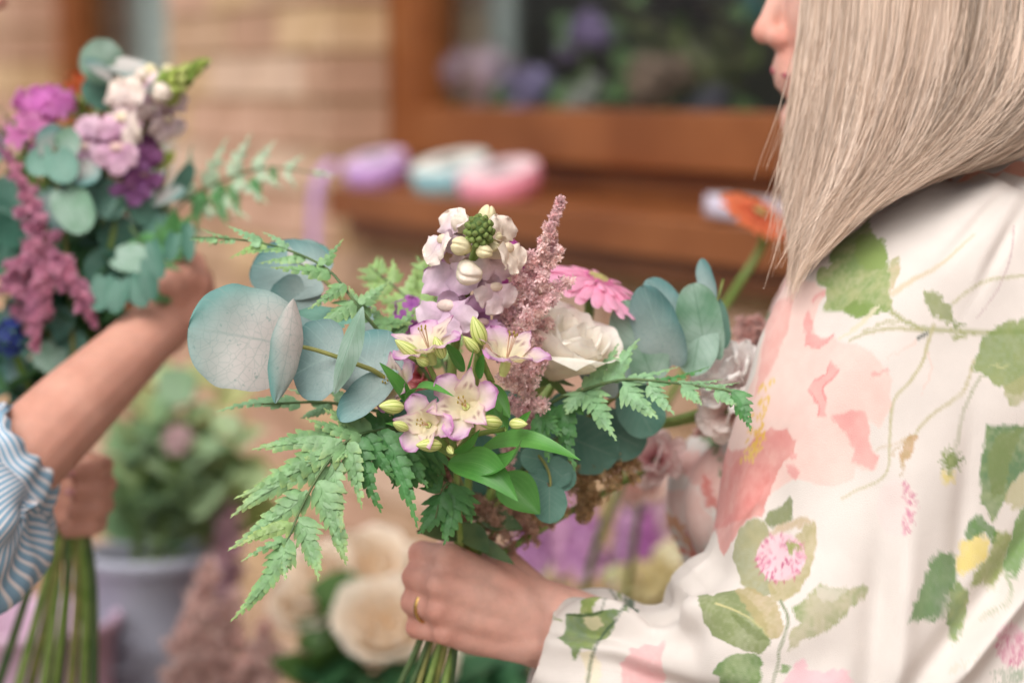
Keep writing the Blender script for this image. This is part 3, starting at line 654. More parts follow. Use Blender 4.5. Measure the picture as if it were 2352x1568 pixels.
def eyes(Q, parent, fw):
    for y in (-1, 1):
        V, F = ellV(Q(.0785, y * .032, -.026), (.0118,) * 3, 12, 14, frame(fw)); d = (V - Q(.0785, y * .032, -.026)) @ fw / .0118
        c = np.where((d > .93)[:, None], lin('#1a1a1a'), np.where((d > .82)[:, None], lin('#5a6a70'), lin('#d8d0cc'))); mesh_obj('eye', V, F, MT['eye'], parent, col=c)
MT['eye'] = mat('eye', usecol=True, rough=.15, var=.02)
MT['nail'] = mat('fingernail', lin('#dfa6a4'), lin('#d89c9c'), 50, .25)
def skin_col(base, red, pts, rad=.014, k=.55):                                # redder over joints and fingertips, mottled elsewhere
    pts = np.array(pts)
    def f(co):
        m = np.clip((vnoise(co, 55, 8) - .45) * 1.6, -.3, .6); c = np.tile(base, (len(co), 1)); w = np.zeros(len(co))
        for p in pts: w = np.maximum(w, np.exp(-((co - p) ** 2).sum(1) / rad ** 2))
        a = np.clip(.30 * m + k * w + .10, 0, .8)[:, None]; return c * (1 - a) + red * a
    return f
# ---- the woman with the blonde hair
woman = thing('person', 'person with long blonde hair in a floral blouse holding a bouquet', 'person', np.array([*P(2080, 1500, 1.80)[:2], 0.0]))
FWV = nrm(np.array([-1.0, .06, 0])); HO = P(2112, -152, 1.775)
ba = Acc(); Qh = head_blobs(ba, HO, FWV)
chain(ba, [(P(2150, 330, 1.78), .058), (P(2170, 520, 1.80), .085), (P(2120, 900, 1.83), .11), (P(2100, 1500, 1.84), .11)])
chain(ba, [(P(2130, 560, 1.74), .06), (P(2110, 640, 1.71), .05), (P(2060, 1100, 1.69), .045), (P(2010, 1560, 1.675), .04)])      # left upper arm
chain(ba, [(P(2150, 560, 1.95), .06), (P(2080, 700, 2.0), .05), (P(2000, 1500, 2.0), .04)])
chain(ba, [(P(2010, 1560, 1.675), .04), (P(1700, 1545, 1.69), .032), (P(1420, 1482, 1.70), .025)])
for dy, dd in ((-28, 0), (0, 0), (28, 0)):
    chain(ba, [(P(1420, 1482 + dy, 1.70), .0195), (P(1300, 1448 + dy * 1.3, 1.70), .0205), (P(1220, 1425 + dy * 1.6, 1.698), .0185)])
MCP = [(1030, 1283, 1.672), (1012, 1342, 1.664), (1012, 1398, 1.668), (1028, 1450, 1.676)]
PIP = [(968, 1272, 1.690), (955, 1325, 1.684), (950, 1382, 1.686), (958, 1440, 1.692)]
DIP = [(972, 1274, 1.722), (960, 1325, 1.722), (956, 1380, 1.722), (965, 1436, 1.720)]
TIP = [(1020, 1285, 1.738), (1015, 1332, 1.740), (1010, 1385, 1.739), (1014, 1436, 1.735)]
for i in range(4):
    r = (.0100, .0104, .0098, .0086)[i]
    chain(ba, [(P(1215, 1395 + i * 26, 1.692), .0165), (P(1120, (MCP[i][1] * .55 + (1395 + i * 26) * .45), MCP[i][2] + .012), .0145), (P(*MCP[i]), r * 1.18), (P((MCP[i][0] + PIP[i][0]) / 2, (MCP[i][1] + PIP[i][1]) / 2, (MCP[i][2] + PIP[i][2]) / 2 - .001), r * .98), (P(*PIP[i]), r), (P(*DIP[i]), r * .88), (P(*TIP[i]), r * .74)])
V, F = ellV(P(1125, 1388, 1.692), (M(118, 1.69), M(104, 1.69), .0175), 16, 24, np.stack([RGT, -UPV, FWD], 1)); ba.add(V, F)
V, F = ellV(P(1090, 1470, 1.697), (M(85, 1.69), M(34, 1.69), .016), 12, 18, np.stack([nrm(RGT - .25 * UPV), nrm(-UPV - .25 * RGT), FWD], 1)); ba.add(V, F)
chain(ba, [(P(1215, 1385, 1.70), .021), (P(1150, 1310, 1.715), .0175), (P(1085, 1262, 1.732), .0125), (P(1030, 1262, 1.742), .0105), (P(1000, 1285, 1.752), .0085)])   # thumb
for i in range(4):                                                           # tendons on the back of the hand
    a_, b_2 = MCP[i], (1205, 1398 + i * 24, 1.684); mm = [tuple(a_[k] * (1 - q) + b_2[k] * q for k in range(3)) for q in (.12, .5, .85)]
    chain(ba, [(P(mm[0][0], mm[0][1], mm[0][2] - .0050), .0042), (P(mm[1][0], mm[1][1], mm[1][2] - .0035), .0036), (P(mm[2][0], mm[2][1], mm[2][2] + .002), .003)])
    V, F = ellV(P(a_[0] - 6, a_[1], a_[2] - .004), (.0098, .0092, .0095), 10, 12); ba.add(V, F)
body_mesh(ba, .0025, 3, MT['skin'], woman, colf=skin_col(lin('#deae9e'), lin('#c8806e'), [P(*q) for q in MCP + PIP] + [Qh(.115, 0, -.072), Qh(.1, .014, -.078), Qh(.06, .04, -.07)], .013, .6))
eyes(Qh, woman, FWV)
lp = Acc()
for z0, r0, z1, xx in ((-.0995, .0044, -.1035, .1038), (-.1085, .0052, -.105, .0998)):
    for y in (-1, 1): chain(lp, [(Qh(xx, 0, z0), r0), (Qh(xx - .008, y * .02, z1), .003)])
body_mesh(lp, .0012, 3, MT['lip'], woman, 'lips')
rp_ = PIP[2]; q0 = P(981, 1391, 1.679); ax = nrm(P(*PIP[2]) - P(*MCP[2])); Rm = frame(ax); a = np.linspace(0, 6.283, 40, endpoint=False); b = np.linspace(0, 6.283, 10, endpoint=False)
A_, B_ = np.meshgrid(a, b, indexing='ij'); rr = .0112 + .0012 * np.cos(B_)
V = q0 + (rr * np.cos(A_))[..., None] * Rm[:, 0] + (rr * np.sin(A_))[..., None] * Rm[:, 1] + (.0018 * np.sin(B_))[..., None] * Rm[:, 2]
F = [[i * 10 + j, ((i + 1) % 40) * 10 + j, ((i + 1) % 40) * 10 + (j + 1) % 10, i * 10 + (j + 1) % 10] for i in range(40) for j in range(10)]
mesh_obj('ring', V.reshape(-1, 3), F, MT['gold'], woman)
# hair: locks of fine strands
def hair(parent, guides, n, seed, cols, depth0, thick, width=.0006, cl=70, colfn2=None, fly=.02, K=18):
    r = np.random.default_rng(seed); G = np.array([cr(g, K) for g in guides]); ng = len(G); s = np.linspace(0, 1, K)[None]
    ca = np.sort(r.random(cl)); cd = r.random(cl); cc = r.random(cl); cw = r.random((cl, 3)) - .5; big = np.interp(ca, np.sort(r.random(24)), r.random(24))
    a = r.random(n); k = np.abs(ca[None] - a[:, None] - .008 * r.standard_normal((n, 1))).argmin(1); stray = (r.random(n) < fly)[:, None]
    wild = (r.random(n) < .3)[:, None]
    pull = (.25 + .55 * s ** 1.1) * np.where(stray, 0, np.where(wild, .35, 1)); aa = a[:, None] + (ca[k] - a)[:, None] * pull + .02 * np.sin(s * 4 + 12 * cw[k, 2][:, None]) * s + np.where(stray, .04 * np.sin(s * 3 + 6 * r.random((n, 1))), 0)
    aa = np.clip(aa, 0, 1) * (ng - 1); j = np.minimum(aa.astype(int), ng - 2); f = (aa - j)[..., None]; kk = np.arange(K)[None]
    end = np.where(r.random(n) < .88, 1 - (.20 + .22 * np.clip(1 - a / .25, 0, 1)) * r.random(n), 1 + .16 * r.random(n) ** 1.5)[:, None]
    u = s * end * (K - 1); u0 = np.minimum(u.astype(int), K - 2); fu = (u - u0)[..., None]
    p = (G[j, u0] * (1 - f) + G[j + 1, u0] * f) * (1 - fu) + (G[j, u0 + 1] * (1 - f) + G[j + 1, u0 + 1] * f) * fu
    L = (cd[k] * .45 + .2 * big[k] + .35 * r.random(n)); ph = 6.28 * r.random((n, 1))
    p[..., 2] += thick * L[:, None] + .004 * np.sin(s * 5 + 12 * cw[k, 0][:, None]) * s + .003 * r.random((n, 1)) * s - np.where(stray, .02 * s * r.random((n, 1)), 0)
    p[..., 0] += 7 * np.sin(s * 4 + 12 * cw[k, 1][:, None]) * s + (r.random((n, 1)) - .5) * 12 + 2.5 * np.sin(s * 12 + ph) * s - np.where(stray & (r.random((n, 1)) < .3), 70 * s ** 2 * r.random((n, 1)), 0)
    p[..., 1] += 16 * cw[k, 0][:, None] * s
    d = p[..., 2:3]; q = CAM + d * (FWD + RGT * ((p[..., 0:1] - FW / 2) / FPX) - UPV * ((p[..., 1:2] - FH / 2) / FPX))
    T = np.gradient(q, axis=1); o = -FWD + (r.random((n, 1, 3)) - .5) * 1.2; X = np.cross(T, o); X /= np.linalg.norm(X, axis=2)[..., None]
    w = (width * (1.1 - .85 * s ** 3) * (.6 + .8 * r.random((n, 1))))[..., None] * .5
    V = np.stack([q - X * w, q + X * w], 2).reshape(-1, 3); dk = np.array([colfn2(a[i], s[0], L[i], cc[k[i]]) for i in range(n)])[..., None]
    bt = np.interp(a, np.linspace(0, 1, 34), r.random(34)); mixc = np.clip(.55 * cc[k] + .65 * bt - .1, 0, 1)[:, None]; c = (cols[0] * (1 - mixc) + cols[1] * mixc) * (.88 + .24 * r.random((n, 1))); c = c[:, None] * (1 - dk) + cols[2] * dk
    F = (gridF(K, 2)[None] + (np.arange(n) * 2 * K)[:, None, None]).reshape(-1, 4)
    return mesh_obj('hair', V, F, MT['hair'], parent, col=np.repeat(c.reshape(-1, 3), 2, 0))
GD = [[(1862, -330, 1.735), (1846, 0, 1.715), (1828, 150, 1.705), (1812, 270, 1.70), (1800, 380, 1.695), (1806, 460, 1.69), (1818, 540, 1.685)],
      [(1930, -380, 1.70), (1905, 0, 1.685), (1882, 180, 1.675), (1856, 350, 1.668), (1836, 470, 1.662), (1824, 590, 1.655)],
      [(2010, -400, 1.685), (1985, 0, 1.672), (1958, 200, 1.662), (1915, 390, 1.652), (1866, 520, 1.642), (1836, 625, 1.632)],
      [(2100, -400, 1.68), (2080, 0, 1.668), (2045, 210, 1.655), (1985, 390, 1.643), (1922, 495, 1.630), (1872, 580, 1.617)],
      [(2200, -400, 1.68), (2190, 0, 1.668), (2150, 190, 1.655), (2088, 335, 1.642), (2012, 440, 1.625), (1932, 530, 1.609)],
      [(2310, -390, 1.685), (2310, -20, 1.672), (2270, 170, 1.658), (2195, 295, 1.643), (2105, 390, 1.625), (2018, 468, 1.609)],
      [(2440, -360, 1.70), (2450, 0, 1.685), (2410, 180, 1.665), (2315, 290, 1.648), (2215, 360, 1.632), (2110, 418, 1.619)],
      [(2540, -300, 1.73), (2560, 60, 1.72), (2520, 230, 1.70), (2420, 315, 1.68), (2315, 368, 1.66), (2205, 398, 1.64)]]
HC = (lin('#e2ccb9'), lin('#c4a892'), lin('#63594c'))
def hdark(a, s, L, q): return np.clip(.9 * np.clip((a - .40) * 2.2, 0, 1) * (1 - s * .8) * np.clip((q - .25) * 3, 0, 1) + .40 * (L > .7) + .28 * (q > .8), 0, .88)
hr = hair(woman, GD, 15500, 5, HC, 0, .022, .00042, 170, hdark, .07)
GD2 = [[(x + (60 if x < 1900 else 0), y, 3.56 - d) for x, y, d in g] for g in GD]                      # the far side of the head
hb = hair(hr, GD2, 1200, 9, HC, 0, -.02, .0020, 60, hdark); hb.name = 'hair_far_side'
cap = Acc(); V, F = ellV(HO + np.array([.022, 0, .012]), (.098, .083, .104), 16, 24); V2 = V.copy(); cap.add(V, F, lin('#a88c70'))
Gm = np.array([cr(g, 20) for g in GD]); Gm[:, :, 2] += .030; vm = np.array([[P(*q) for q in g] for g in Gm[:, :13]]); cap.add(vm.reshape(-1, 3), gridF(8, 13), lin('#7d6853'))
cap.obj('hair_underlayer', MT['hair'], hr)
# ---- floral blouse
def angles(nf, nb): return np.concatenate([np.linspace(0, np.pi, nf, endpoint=False), np.linspace(np.pi, 2 * np.pi, nb, endpoint=False)])
def ribs_surface(ribs, nu, nv, e=.8, fold=None):
    """tube through ribs (inner edge, outer edge, depth, half thickness); nv is a count or an array of angles"""
    R = cr([(a[0], a[1], b[0], b[1], dc, th) for a, b, dc, th in ribs], nu); out = []
    a = np.linspace(0, 2 * np.pi, nv, endpoint=False) if np.isscalar(nv) else nv
    ca = np.sign(np.cos(a)) * np.abs(np.cos(a)) ** e; sa = np.sign(np.sin(a)) * np.abs(np.sin(a)) ** e
    for k, (x0, y0, x1, y1, dc, th) in enumerate(R):
        I, O = P(x0, y0, dc), P(x1, y1, dc); c = (I + O) / 2; h = (I - O) / 2
        out.append(c + ca[:, None] * h - sa[:, None] * th * FWD)              # a=0 at the inner edge, a=pi/2 nearest the camera
    V = np.array(out)
    if fold is not None:
        n = np.cross(np.gradient(V, axis=1), np.gradient(V, axis=0)); n /= np.linalg.norm(n, axis=2)[..., None] + 1e-9
        cen = V.mean(1)[:, None]; sg = np.sign(np.sum(n * (V - cen), 2)); n = n * np.where(sg == 0, 1, sg)[..., None]
        V = V + n * fold(np.linspace(0, 1, nu)[:, None], a[None, :])[..., None]
    return V
def project(V):
    q = V - CAM; dz = q @ FWD; return np.stack([FW / 2 + q @ RGT / dz * FPX, FH / 2 - q @ UPV / dz * FPX], -1), dz
def inpoly(pt, poly):
    x, y = pt[:, 0], pt[:, 1]; ins = np.zeros(len(pt), bool); j = len(poly) - 1
    for i in range(len(poly)):
        xi, yi = poly[i]; xj, yj = poly[j]
        c = ((yi > y) != (yj > y)); ins ^= c & (x < (xj - xi) * (y - yi) / (yj - yi + 1e-12) + xi); j = i
    return ins
def stroke(pts, w0, w1=None):
    c = cr(pts, max(8, len(pts) * 5)); T = np.gradient(c, axis=0); T /= np.linalg.norm(T, axis=1)[:, None] + 1e-9; n = np.stack([-T[:, 1], T[:, 0]], 1)
    w = np.linspace(w0, w1 if w1 is not None else w0, len(c))[:, None] / 2
    return [tuple(q) for q in np.vstack([c + n * w, (c - n * w)[::-1]])]
def cloth_print(V, motifs, base, nf):
    """paint printed motifs in the cloth's own (row, column) coordinates; the far half repeats the near half mirrored"""
    nu, nv, _ = V.shape; pf = project(V[:, :nf].reshape(-1, 3))[0].reshape(nu, nf, 2); gi, gj = np.gradient(pf, axis=0), np.gradient(pf, axis=1)
    ci, cj = np.meshgrid(np.arange(2, nu - 2, 7), np.arange(6, nf - 6, 7), indexing='ij'); cij = np.stack([ci.ravel(), cj.ravel()], 1).astype(float); cp = pf[ci.ravel(), cj.ravel()]
    def locate(pt):
        d2 = ((cp[None] - pt[:, None]) ** 2).sum(2); uv = cij[d2.argmin(1)].copy()
        for it in range(6):
            i = np.clip(np.round(uv[:, 0]).astype(int), 1, nu - 2); j = np.clip(np.round(uv[:, 1]).astype(int), 2, nf - 3); a, b = gi[i, j], gj[i, j]
            r = pt - pf[i, j] - a * (uv[:, 0] - i)[:, None] - b * (uv[:, 1] - j)[:, None]; det = a[:, 0] * b[:, 1] - a[:, 1] * b[:, 0]; det = np.where(np.abs(det) < .05, .05, det)
            di = (r[:, 0] * b[:, 1] - r[:, 1] * b[:, 0]) / det; dj = (a[:, 0] * r[:, 1] - a[:, 1] * r[:, 0]) / det
            uv += np.clip(np.stack([di, dj], 1), -6, 6); uv[:, 0] = np.clip(uv[:, 0], 0, nu - 1); uv[:, 1] = np.clip(uv[:, 1], 0, nf - 1)
        return uv
    I, J = np.meshgrid(np.arange(nu), np.arange(nf), indexing='ij'); Vf = V[:, :nf].reshape(-1, 3)
    n1 = vnoise(Vf, 60, 1); n2 = vnoise(Vf, 170, 2); n3 = vnoise(Vf, 420, 4); nn = np.clip(.5 * n1 + .3 * n2 + .2 * n3, 0, 1).reshape(nu, nf); n3 = n3.reshape(nu, nf)
    w1 = ((vnoise(Vf, 330, 5) - .5) * 5).reshape(nu, nf); w2 = ((vnoise(Vf, 330, 6) - .5) * 5).reshape(nu, nf); col = np.tile(base, (nu, nf, 1))
    for poly, c1, c2, al, wob in motifs:
        uv = locate(np.asarray(poly, float)); uv[:, 1] = np.where(uv[:, 1] < .045 * nf, -6, uv[:, 1]); lo = np.maximum(np.floor(uv.min(0)).astype(int) - 3, 0); hi = np.minimum(np.ceil(uv.max(0)).astype(int) + 4, (nu, nf))
        if (hi - lo).min() < 1: continue
        sl_ = (slice(lo[0], hi[0]), slice(lo[1], hi[1])); pi, pj = I[sl_].ravel() + wob * w1[sl_].ravel(), J[sl_].ravel() + wob * w2[sl_].ravel(); cov = 0
        for oi, oj in ((-.7, -.25), (.25, -.7), (-.25, .7), (.7, .25)): cov = cov + .25 * inpoly(np.stack([pi + oi, pj + oj], 1), uv)
        m = np.clip((nn[sl_].ravel() - .28) * 2.3, 0, 1)[:, None]; a = (cov * al * np.clip(.76 + .18 * n3[sl_].ravel() + .22 * n1.reshape(nu, nf)[sl_].ravel(), 0, 1))[:, None]; sh = col[sl_].shape
        cc = col[sl_].reshape(-1, 3) * (1 - a) + (c1 * (1 - m) + c2 * m) * a; col[sl_] = cc.reshape(sh)
    nb = nv - nf; back = col[:, np.clip(np.round(np.linspace(nf - 1, 0, nb)).astype(int), 0, nf - 1)]
    return np.concatenate([col, back], 1).reshape(-1, 3)
MO = []
def z2(p): return px(p, 1493, 517, .403)
def b4(p): return px(p, 1722.7, 976.2, .3776)
def z3(p): return px(p, 1148.4, 976.2, .3776)
def mo(poly, c1, c2=None, al=.9): MO.append((poly, *[lin(q) ** 1.12 * .9 for q in (c1, c2 or c1)], al, .15 if len(poly) >= 36 or len(poly) == 32 or len(poly) == 20 else .6))
PK, PK2, RD, OL, GR, TN = '#f2cfc6', '#efc0b8', '#e39a98', '#a9b07a', '#7d9a58', '#c9b78c'
mo(z2([(790, 340), (940, 325), (1005, 380), (960, 460), (930, 560), (950, 640), (1060, 640), (1070, 665), (1180, 680), (1260, 720), (1310, 780), (1350, 830), (1380, 880), (1365, 960), (1380, 1030), (1340, 1100), (1310, 1155), (1250, 1110), (1250, 1200), (1265, 1280), (1305, 1320), (1290, 1390), (1220, 1400), (1170, 1380), (1160, 1450), (1050, 1490), (960, 1480), (870, 1450), (830, 1440), (700, 1520), (640, 1600), (440, 1600), (470, 1400), (540, 1100), (600, 850), (660, 600), (700, 480)]), PK, '#f4d8cf', .95)
mo(z2([(700, 470), (790, 410), (840, 350), (790, 600), (720, 760), (650, 900), (590, 990), (630, 780), (660, 620)]), '#eba79f', PK2, .8)
mo(z2([(690, 1160), (780, 1165), (830, 1230), (820, 1300), (760, 1350), (720, 1430), (690, 1500), (640, 1650), (400, 1750), (430, 1400), (540, 1290), (610, 1190)]), '#e08d88', '#eab0a8', .9)
mo(b4([(-140, 300), (-60, 180), (60, 120), (120, 200), (120, 330), (40, 480), (-40, 600), (-160, 800), (-190, 620)]), '#dd8984', '#e9aaa2', .8)
for p in ([(905, 480), (930, 540), (920, 600), (960, 640), (1045, 632), (960, 695), (885, 680), (890, 620), (868, 570)], [(1025, 765), (1080, 820), (1045, 870), (985, 925), (1005, 1000), (1000, 1080), (955, 1085), (965, 1040), (930, 990), (900, 935), (930, 890), (1000, 850), (1020, 810)],
          [(1030, 1090), (1160, 1050), (1230, 1070), (1250, 1150), (1255, 1270), (1305, 1330), (1270, 1390), (1150, 1350), (1170, 1280), (1120, 1200), (1060, 1130)], [(770, 1360), (830, 1370), (857, 1410), (835, 1450), (800, 1420)], [(800, 1290), (840, 1300), (835, 1335), (800, 1330)], [(1255, 840), (1355, 820), (1362, 842), (1255, 862)], [(920, 420), (1000, 380), (1005, 400), (930, 440)]):
    mo(z2(p), '#eba3a0', '#f0bab4', .85)
for p in ([(885, 680), (960, 695), (1045, 634)], [(900, 935), (935, 985), (965, 1040), (955, 1085)], [(1080, 820), (1045, 870), (985, 925), (1003, 1000)], [(930, 890), (1000, 850), (1022, 800)]): mo(stroke(z2(p), 2.6), '#dd7c80')
rm_ = random.Random(3)
for i in range(52):                                                          # stamens
    q = rm_.random(); cx, cy = 690 - 120 * q + rm_.gauss(0, 26), 880 + 440 * q + rm_.gauss(0, 15); ln = 26 + 30 * rm_.random(); an = 1.9 + .5 * rm_.gauss(0, 1)
    mo(stroke(z2([(cx, cy), (cx + ln * math.cos(an), cy + ln * math.sin(an))]), 5.5, 3.0), '#e8bd50', '#efd080', .95)
BIG = [(1268, -62), (1262, 40), (1330, 90), (1360, 170), (1370, 280), (1365, 400), (1385, 490), (1300, 500), (1230, 525), (1160, 510), (1090, 490), (980, 480), (1000, 440), (1005, 370), (940, 320), (970, 240), (1030, 235), (1020, 190), (1040, 130), (1090, 80), (1180, 30), (1230, -20)]
mo(z2([(1370, 200), (1420, 170), (1425, 250), (1410, 310), (1370, 390)]), TN, OL, .8)
mo(z2(BIG), '#b3b77c', '#86a35a')
mo(z2([(1180, 60), (1260, 40), (1330, 90), (1360, 180), (1330, 250), (1230, 260), (1170, 190)]), '#7f9f52', '#9bb068', .7)
mo(z2([(1100, 480), (1160, 430), (1260, 450), (1340, 480), (1240, 520), (1180, 525)]), '#6f8f48', '#8fa85c', .75)
for p, w0, w1, c in (([(1370, 490), (1460, 550), (1560, 590), (1700, 600), (1900, 612), (2160, 600)], 9, 11, '#a7ab72'), ([(1560, 600), (1400, 590), (1250, 610), (1130, 660)], 8, 5, '#b5b07c'), ([(1440, 545), (1330, 560), (1200, 610)], 6, 4, '#b8b684'),
                     ([(1590, 610), (1520, 650)], 7, 7, '#4c5c52'), ([(2160, 285), (1950, 310), (1850, 350), (1720, 450)], 6, 5, '#bdb98c'), ([(1850, 50), (1650, 230), (1500, 310), (1370, 400)], 5, 14, '#dccdb0'),
                     ([(2075, 0), (2060, 150), (2020, 280), (1960, 400), (1860, 530)], 4, 2, '#c8aeb0'), ([(1620, 560), (1590, 650), (1560, 760), (1490, 880), (1400, 980), (1375, 1080), (1365, 1250), (1360, 1370), (1310, 1450), (1180, 1510), (1090, 1560)], 8, 4, '#c6bf96'),
                     ([(1850, 760), (1800, 920), (1750, 980), (1620, 1070), (1540, 1150), (1510, 1200)], 6, 6, '#c4bb8e'), ([(1890, 850), (1830, 960), (1780, 1090), (1745, 1280)], 5, 4, '#a8ac88'), ([(1500, 1200), (1420, 1260), (1370, 1310)], 5, 4, '#cbb690'), ([(1500, 1200), (1400, 1240), (1290, 1280)], 4, 3, '#d5c0a0'),
                     ([(1520, 660), (1420, 720), (1350, 760)], 5, 2, '#efd2c6'), ([(1580, 740), (1600, 830), (1545, 960)], 4, 2, '#ecd0c4'), ([(1300, 980 - 520), (1180, 1100 - 520), (1070, 650)], 12, 6, '#e3dcc0')):
    mo(stroke(z2(p), w0, w1), c, c, .85)
mo(z2([(1565, 365), (1640, 385), (1700, 450), (1730, 510), (1720, 545), (1700, 560), (1650, 540), (1590, 500), (1565, 430)]), '#8f9c68', '#a3aa78')
mo(z2([(1690, 550), (1725, 545), (1810, 578), (1735, 590)]), '#8f9c68'); mo(z2([(1725, 625), (1815, 612), (1805, 640), (1750, 660)]), '#a9ae7c')
mo(z2([(2150, 530), (2050, 550), (1960, 580), (1890, 650), (1865, 720), (1835, 830), (1890, 840), (1960, 900), (2030, 940), (2100, 980), (2170, 900)]), '#7f9a58', '#9aa76c')
mo(z2([(2010, 930), (2100, 860), (2170, 850), (2170, 1000), (2050, 1030)]), '#bcb88e', '#a9ae7c', .8)
mo(z2([(1930, 800), (1990, 800), (2090, 795), (2000, 815)]), '#d3d0a0', None, .7)
mo(b4([(1700, 0), (1440, 0), (1410, 180), (1390, 380), (1410, 355), (1400, 480), (1450, 530), (1480, 590), (1510, 540), (1550, 450), (1620, 330), (1700, 250)]), '#8fa468', '#5f8a58')
mo(b4([(1500, 60), (1440, 200), (1470, 420), (1540, 420), (1590, 200), (1660, 20)]), '#7d8f52', '#98a46c', .6)
mo(b4([(1540, 440), (1620, 330), (1700, 250), (1700, 480), (1600, 510)]), '#c2bd94', None, .8)
mo(z2([(1480, 1190), (1520, 1200), (1500, 1290), (1460, 1350), (1430, 1435), (1440, 1360), (1420, 1320)]), '#d0a880', '#b9a878')
mo(b4([(1170, 270), (1250, 290), (1235, 345), (1190, 362), (1168, 330)]), '#e8d888', '#efe09c')
SPK = []
for i in range(16):
    a = i * math.pi / 8; r = (95 if i % 2 == 0 else 38); SPK.append((1225 + r * math.cos(a), 215 + r * 1.05 * math.sin(a)))
mo(b4(SPK), '#8fa050', '#6f8a40')
EL = lambda cx, cy, a, b, n=20: [(cx + a * math.cos(k * 6.283 / n), cy + b * math.sin(k * 6.283 / n)) for k in range(n)]
mo(b4(EL(890, 500, 120, 175)), '#f0dcd8', '#f4e4e0', .7)
def clover(cx, cy, rx, ry, n, side=None):
    for i in range(n):
        a = rm_.random() * 6.283; r = math.sqrt(rm_.random()); x, y = cx + rx * r * math.cos(a), cy + ry * r * math.sin(a)
        if side and x < cx + side: continue
        an = math.atan2(y - cy + 60, x - cx) + .3 * rm_.gauss(0, 1); ln = 22 + 22 * rm_.random()
        mo(stroke(b4([(x, y), (x + ln * math.cos(an), y + ln * math.sin(an))]), 5, 1.5), rm_.choice(['#cf6f93', '#d988a6', '#e3a6b8', '#c85f88']), None, .85)
clover(890, 500, 118, 170, 120, 35)
mo(b4([(-110, 800), (-70, 640), (0, 560), (50, 560), (110, 620), (130, 720), (100, 900), (160, 1020), (90, 1040), (0, 1010), (-60, 960)]), '#9a9f74', '#b3ae84')
mo(b4([(90, 600), (110, 540), (150, 505), (200, 490), (252, 430), (262, 560), (200, 600), (140, 625)]), '#7d8a5c', '#8f9868')
mo(b4([(270, 680), (340, 600), (400, 590), (400, 700), (390, 800), (360, 920), (300, 1000), (200, 1075), (120, 1060), (110, 960), (240, 900), (330, 840)]), '#c6b88c', '#b7ae82')
mo(b4([(100, 660), (200, 590), (330, 560), (400, 580), (300, 620), (180, 660)]), '#d9bfa6', '#cbb896', .85)
mo(b4(EL(188, 800, 150, 145)), '#f0c6d2', '#f4dadf', .95); clover(188, 810, 140, 135, 90)
mo(b4([(210, 720), (235, 700), (280, 715), (330, 770), (270, 740), (250, 800), (225, 740)]), '#9fae5c')
mo(z3([(1220, 1030), (1290, 1040), (1330, 1015), (1430, 1000), (1500, 1040), (1600, 1150), (1640, 1290), (1650, 1340), (1580, 1385), (1490, 1370), (1400, 1330), (1290, 1280), (1240, 1200), (1225, 1120)]), '#93a068', '#7f8f52')
mo(z3([(1430, 1000), (1500, 985), (1560, 1000), (1680, 1070), (1730, 1230), (1700, 1290), (1640, 1300), (1540, 1180)]), '#c3b187', '#b3aa7c')
mo(stroke(z3([(1310, 1080), (1420, 1120), (1530, 1180), (1640, 1285)]), 5, 2), '#d8cf9c'); mo(z3([(1400, 1130), (1500, 1190), (1640, 1310), (1560, 1300), (1440, 1200)]), '#66783f', '#7d8a50', .6)
mo(b4([(250, 1110), (330, 1060), (430, 955), (480, 1000), (560, 985), (660, 980), (725, 975), (700, 1040), (600, 1130), (520, 1210), (420, 1270), (330, 1300), (235, 1370), (250, 1230), (300, 1215)]), '#c0bb98', '#8fa468')
mo(b4([(400, 970), (480, 1000), (600, 990), (520, 1060), (420, 1060)]), '#e0d8cc', None, .7)
mo(z3([(1295, 1510), (1340, 1440), (1430, 1385), (1560, 1385), (1600, 1430), (1570, 1620), (1340, 1620), (1335, 1530)]), '#8fa868', '#6f9450')
mo(stroke(z3([(1700, 1060), (1750, 1160), (1740, 1250), (1700, 1370), (1690, 1450), (1640, 1620)]), 7, 5), '#8f9a78')
mo(z3([(1680, 1500), (1720, 1455), (1765, 1460), (1740, 1500)]), '#7fa060')
mo(b4([(130, 1620), (250, 1480), (320, 1410), (350, 1480), (440, 1500), (520, 1480), (600, 1490), (650, 1620)]), '#f0c3cb', '#f2d0d4')
mo(z3([(740, 1620), (735, 1440), (790, 1400), (780, 1350), (850, 1360), (880, 1330), (960, 1340), (1000, 1300), (1000, 1500), (960, 1620)]), '#f2c8c6', '#eebcbc')
mo(z3([(490, 1140), (500, 1060), (560, 1000), (650, 980), (740, 1030), (830, 1070), (880, 1130), (700, 1130), (560, 1150)]), '#a3b058', '#7f9838')
mo(z3([(355, 1290), (400, 1150), (560, 1140), (770, 1130), (740, 1190), (680, 1260), (600, 1310), (560, 1370), (500, 1350), (450, 1440), (420, 1340)]), '#55803a', '#93a650')
mo(z3([(500, 1170), (600, 1160), (640, 1210), (560, 1250)]), '#e6dcb8'); mo(z3([(480, 1380), (560, 1370), (620, 1450), (660, 1620), (540, 1620)]), '#e6d9b4', '#efe4cc', .8)
mo(stroke(z3([(880, 1125), (770, 1140), (680, 1210), (600, 1310), (555, 1430), (530, 1620)]), 6, 6), '#4d6a50'); mo(stroke(z3([(400, 1150), (560, 1150), (800, 1080), (880, 1130)]), 5, 6), '#4a6238')
mo(z3([(200, 1410), (230, 1400), (240, 1450), (205, 1460)]), '#e0a0a0'); mo(stroke(z3([(290, 1150), (380, 1190)]), 5), '#a8b084')
mo(b4([(1200, 770), (1260, 790), (1250, 930), (1200, 1050), (1175, 1185), (990, 1185), (965, 1200), (1000, 1080), (1060, 920), (1110, 800)]), '#5c8a50', '#7d9f68')
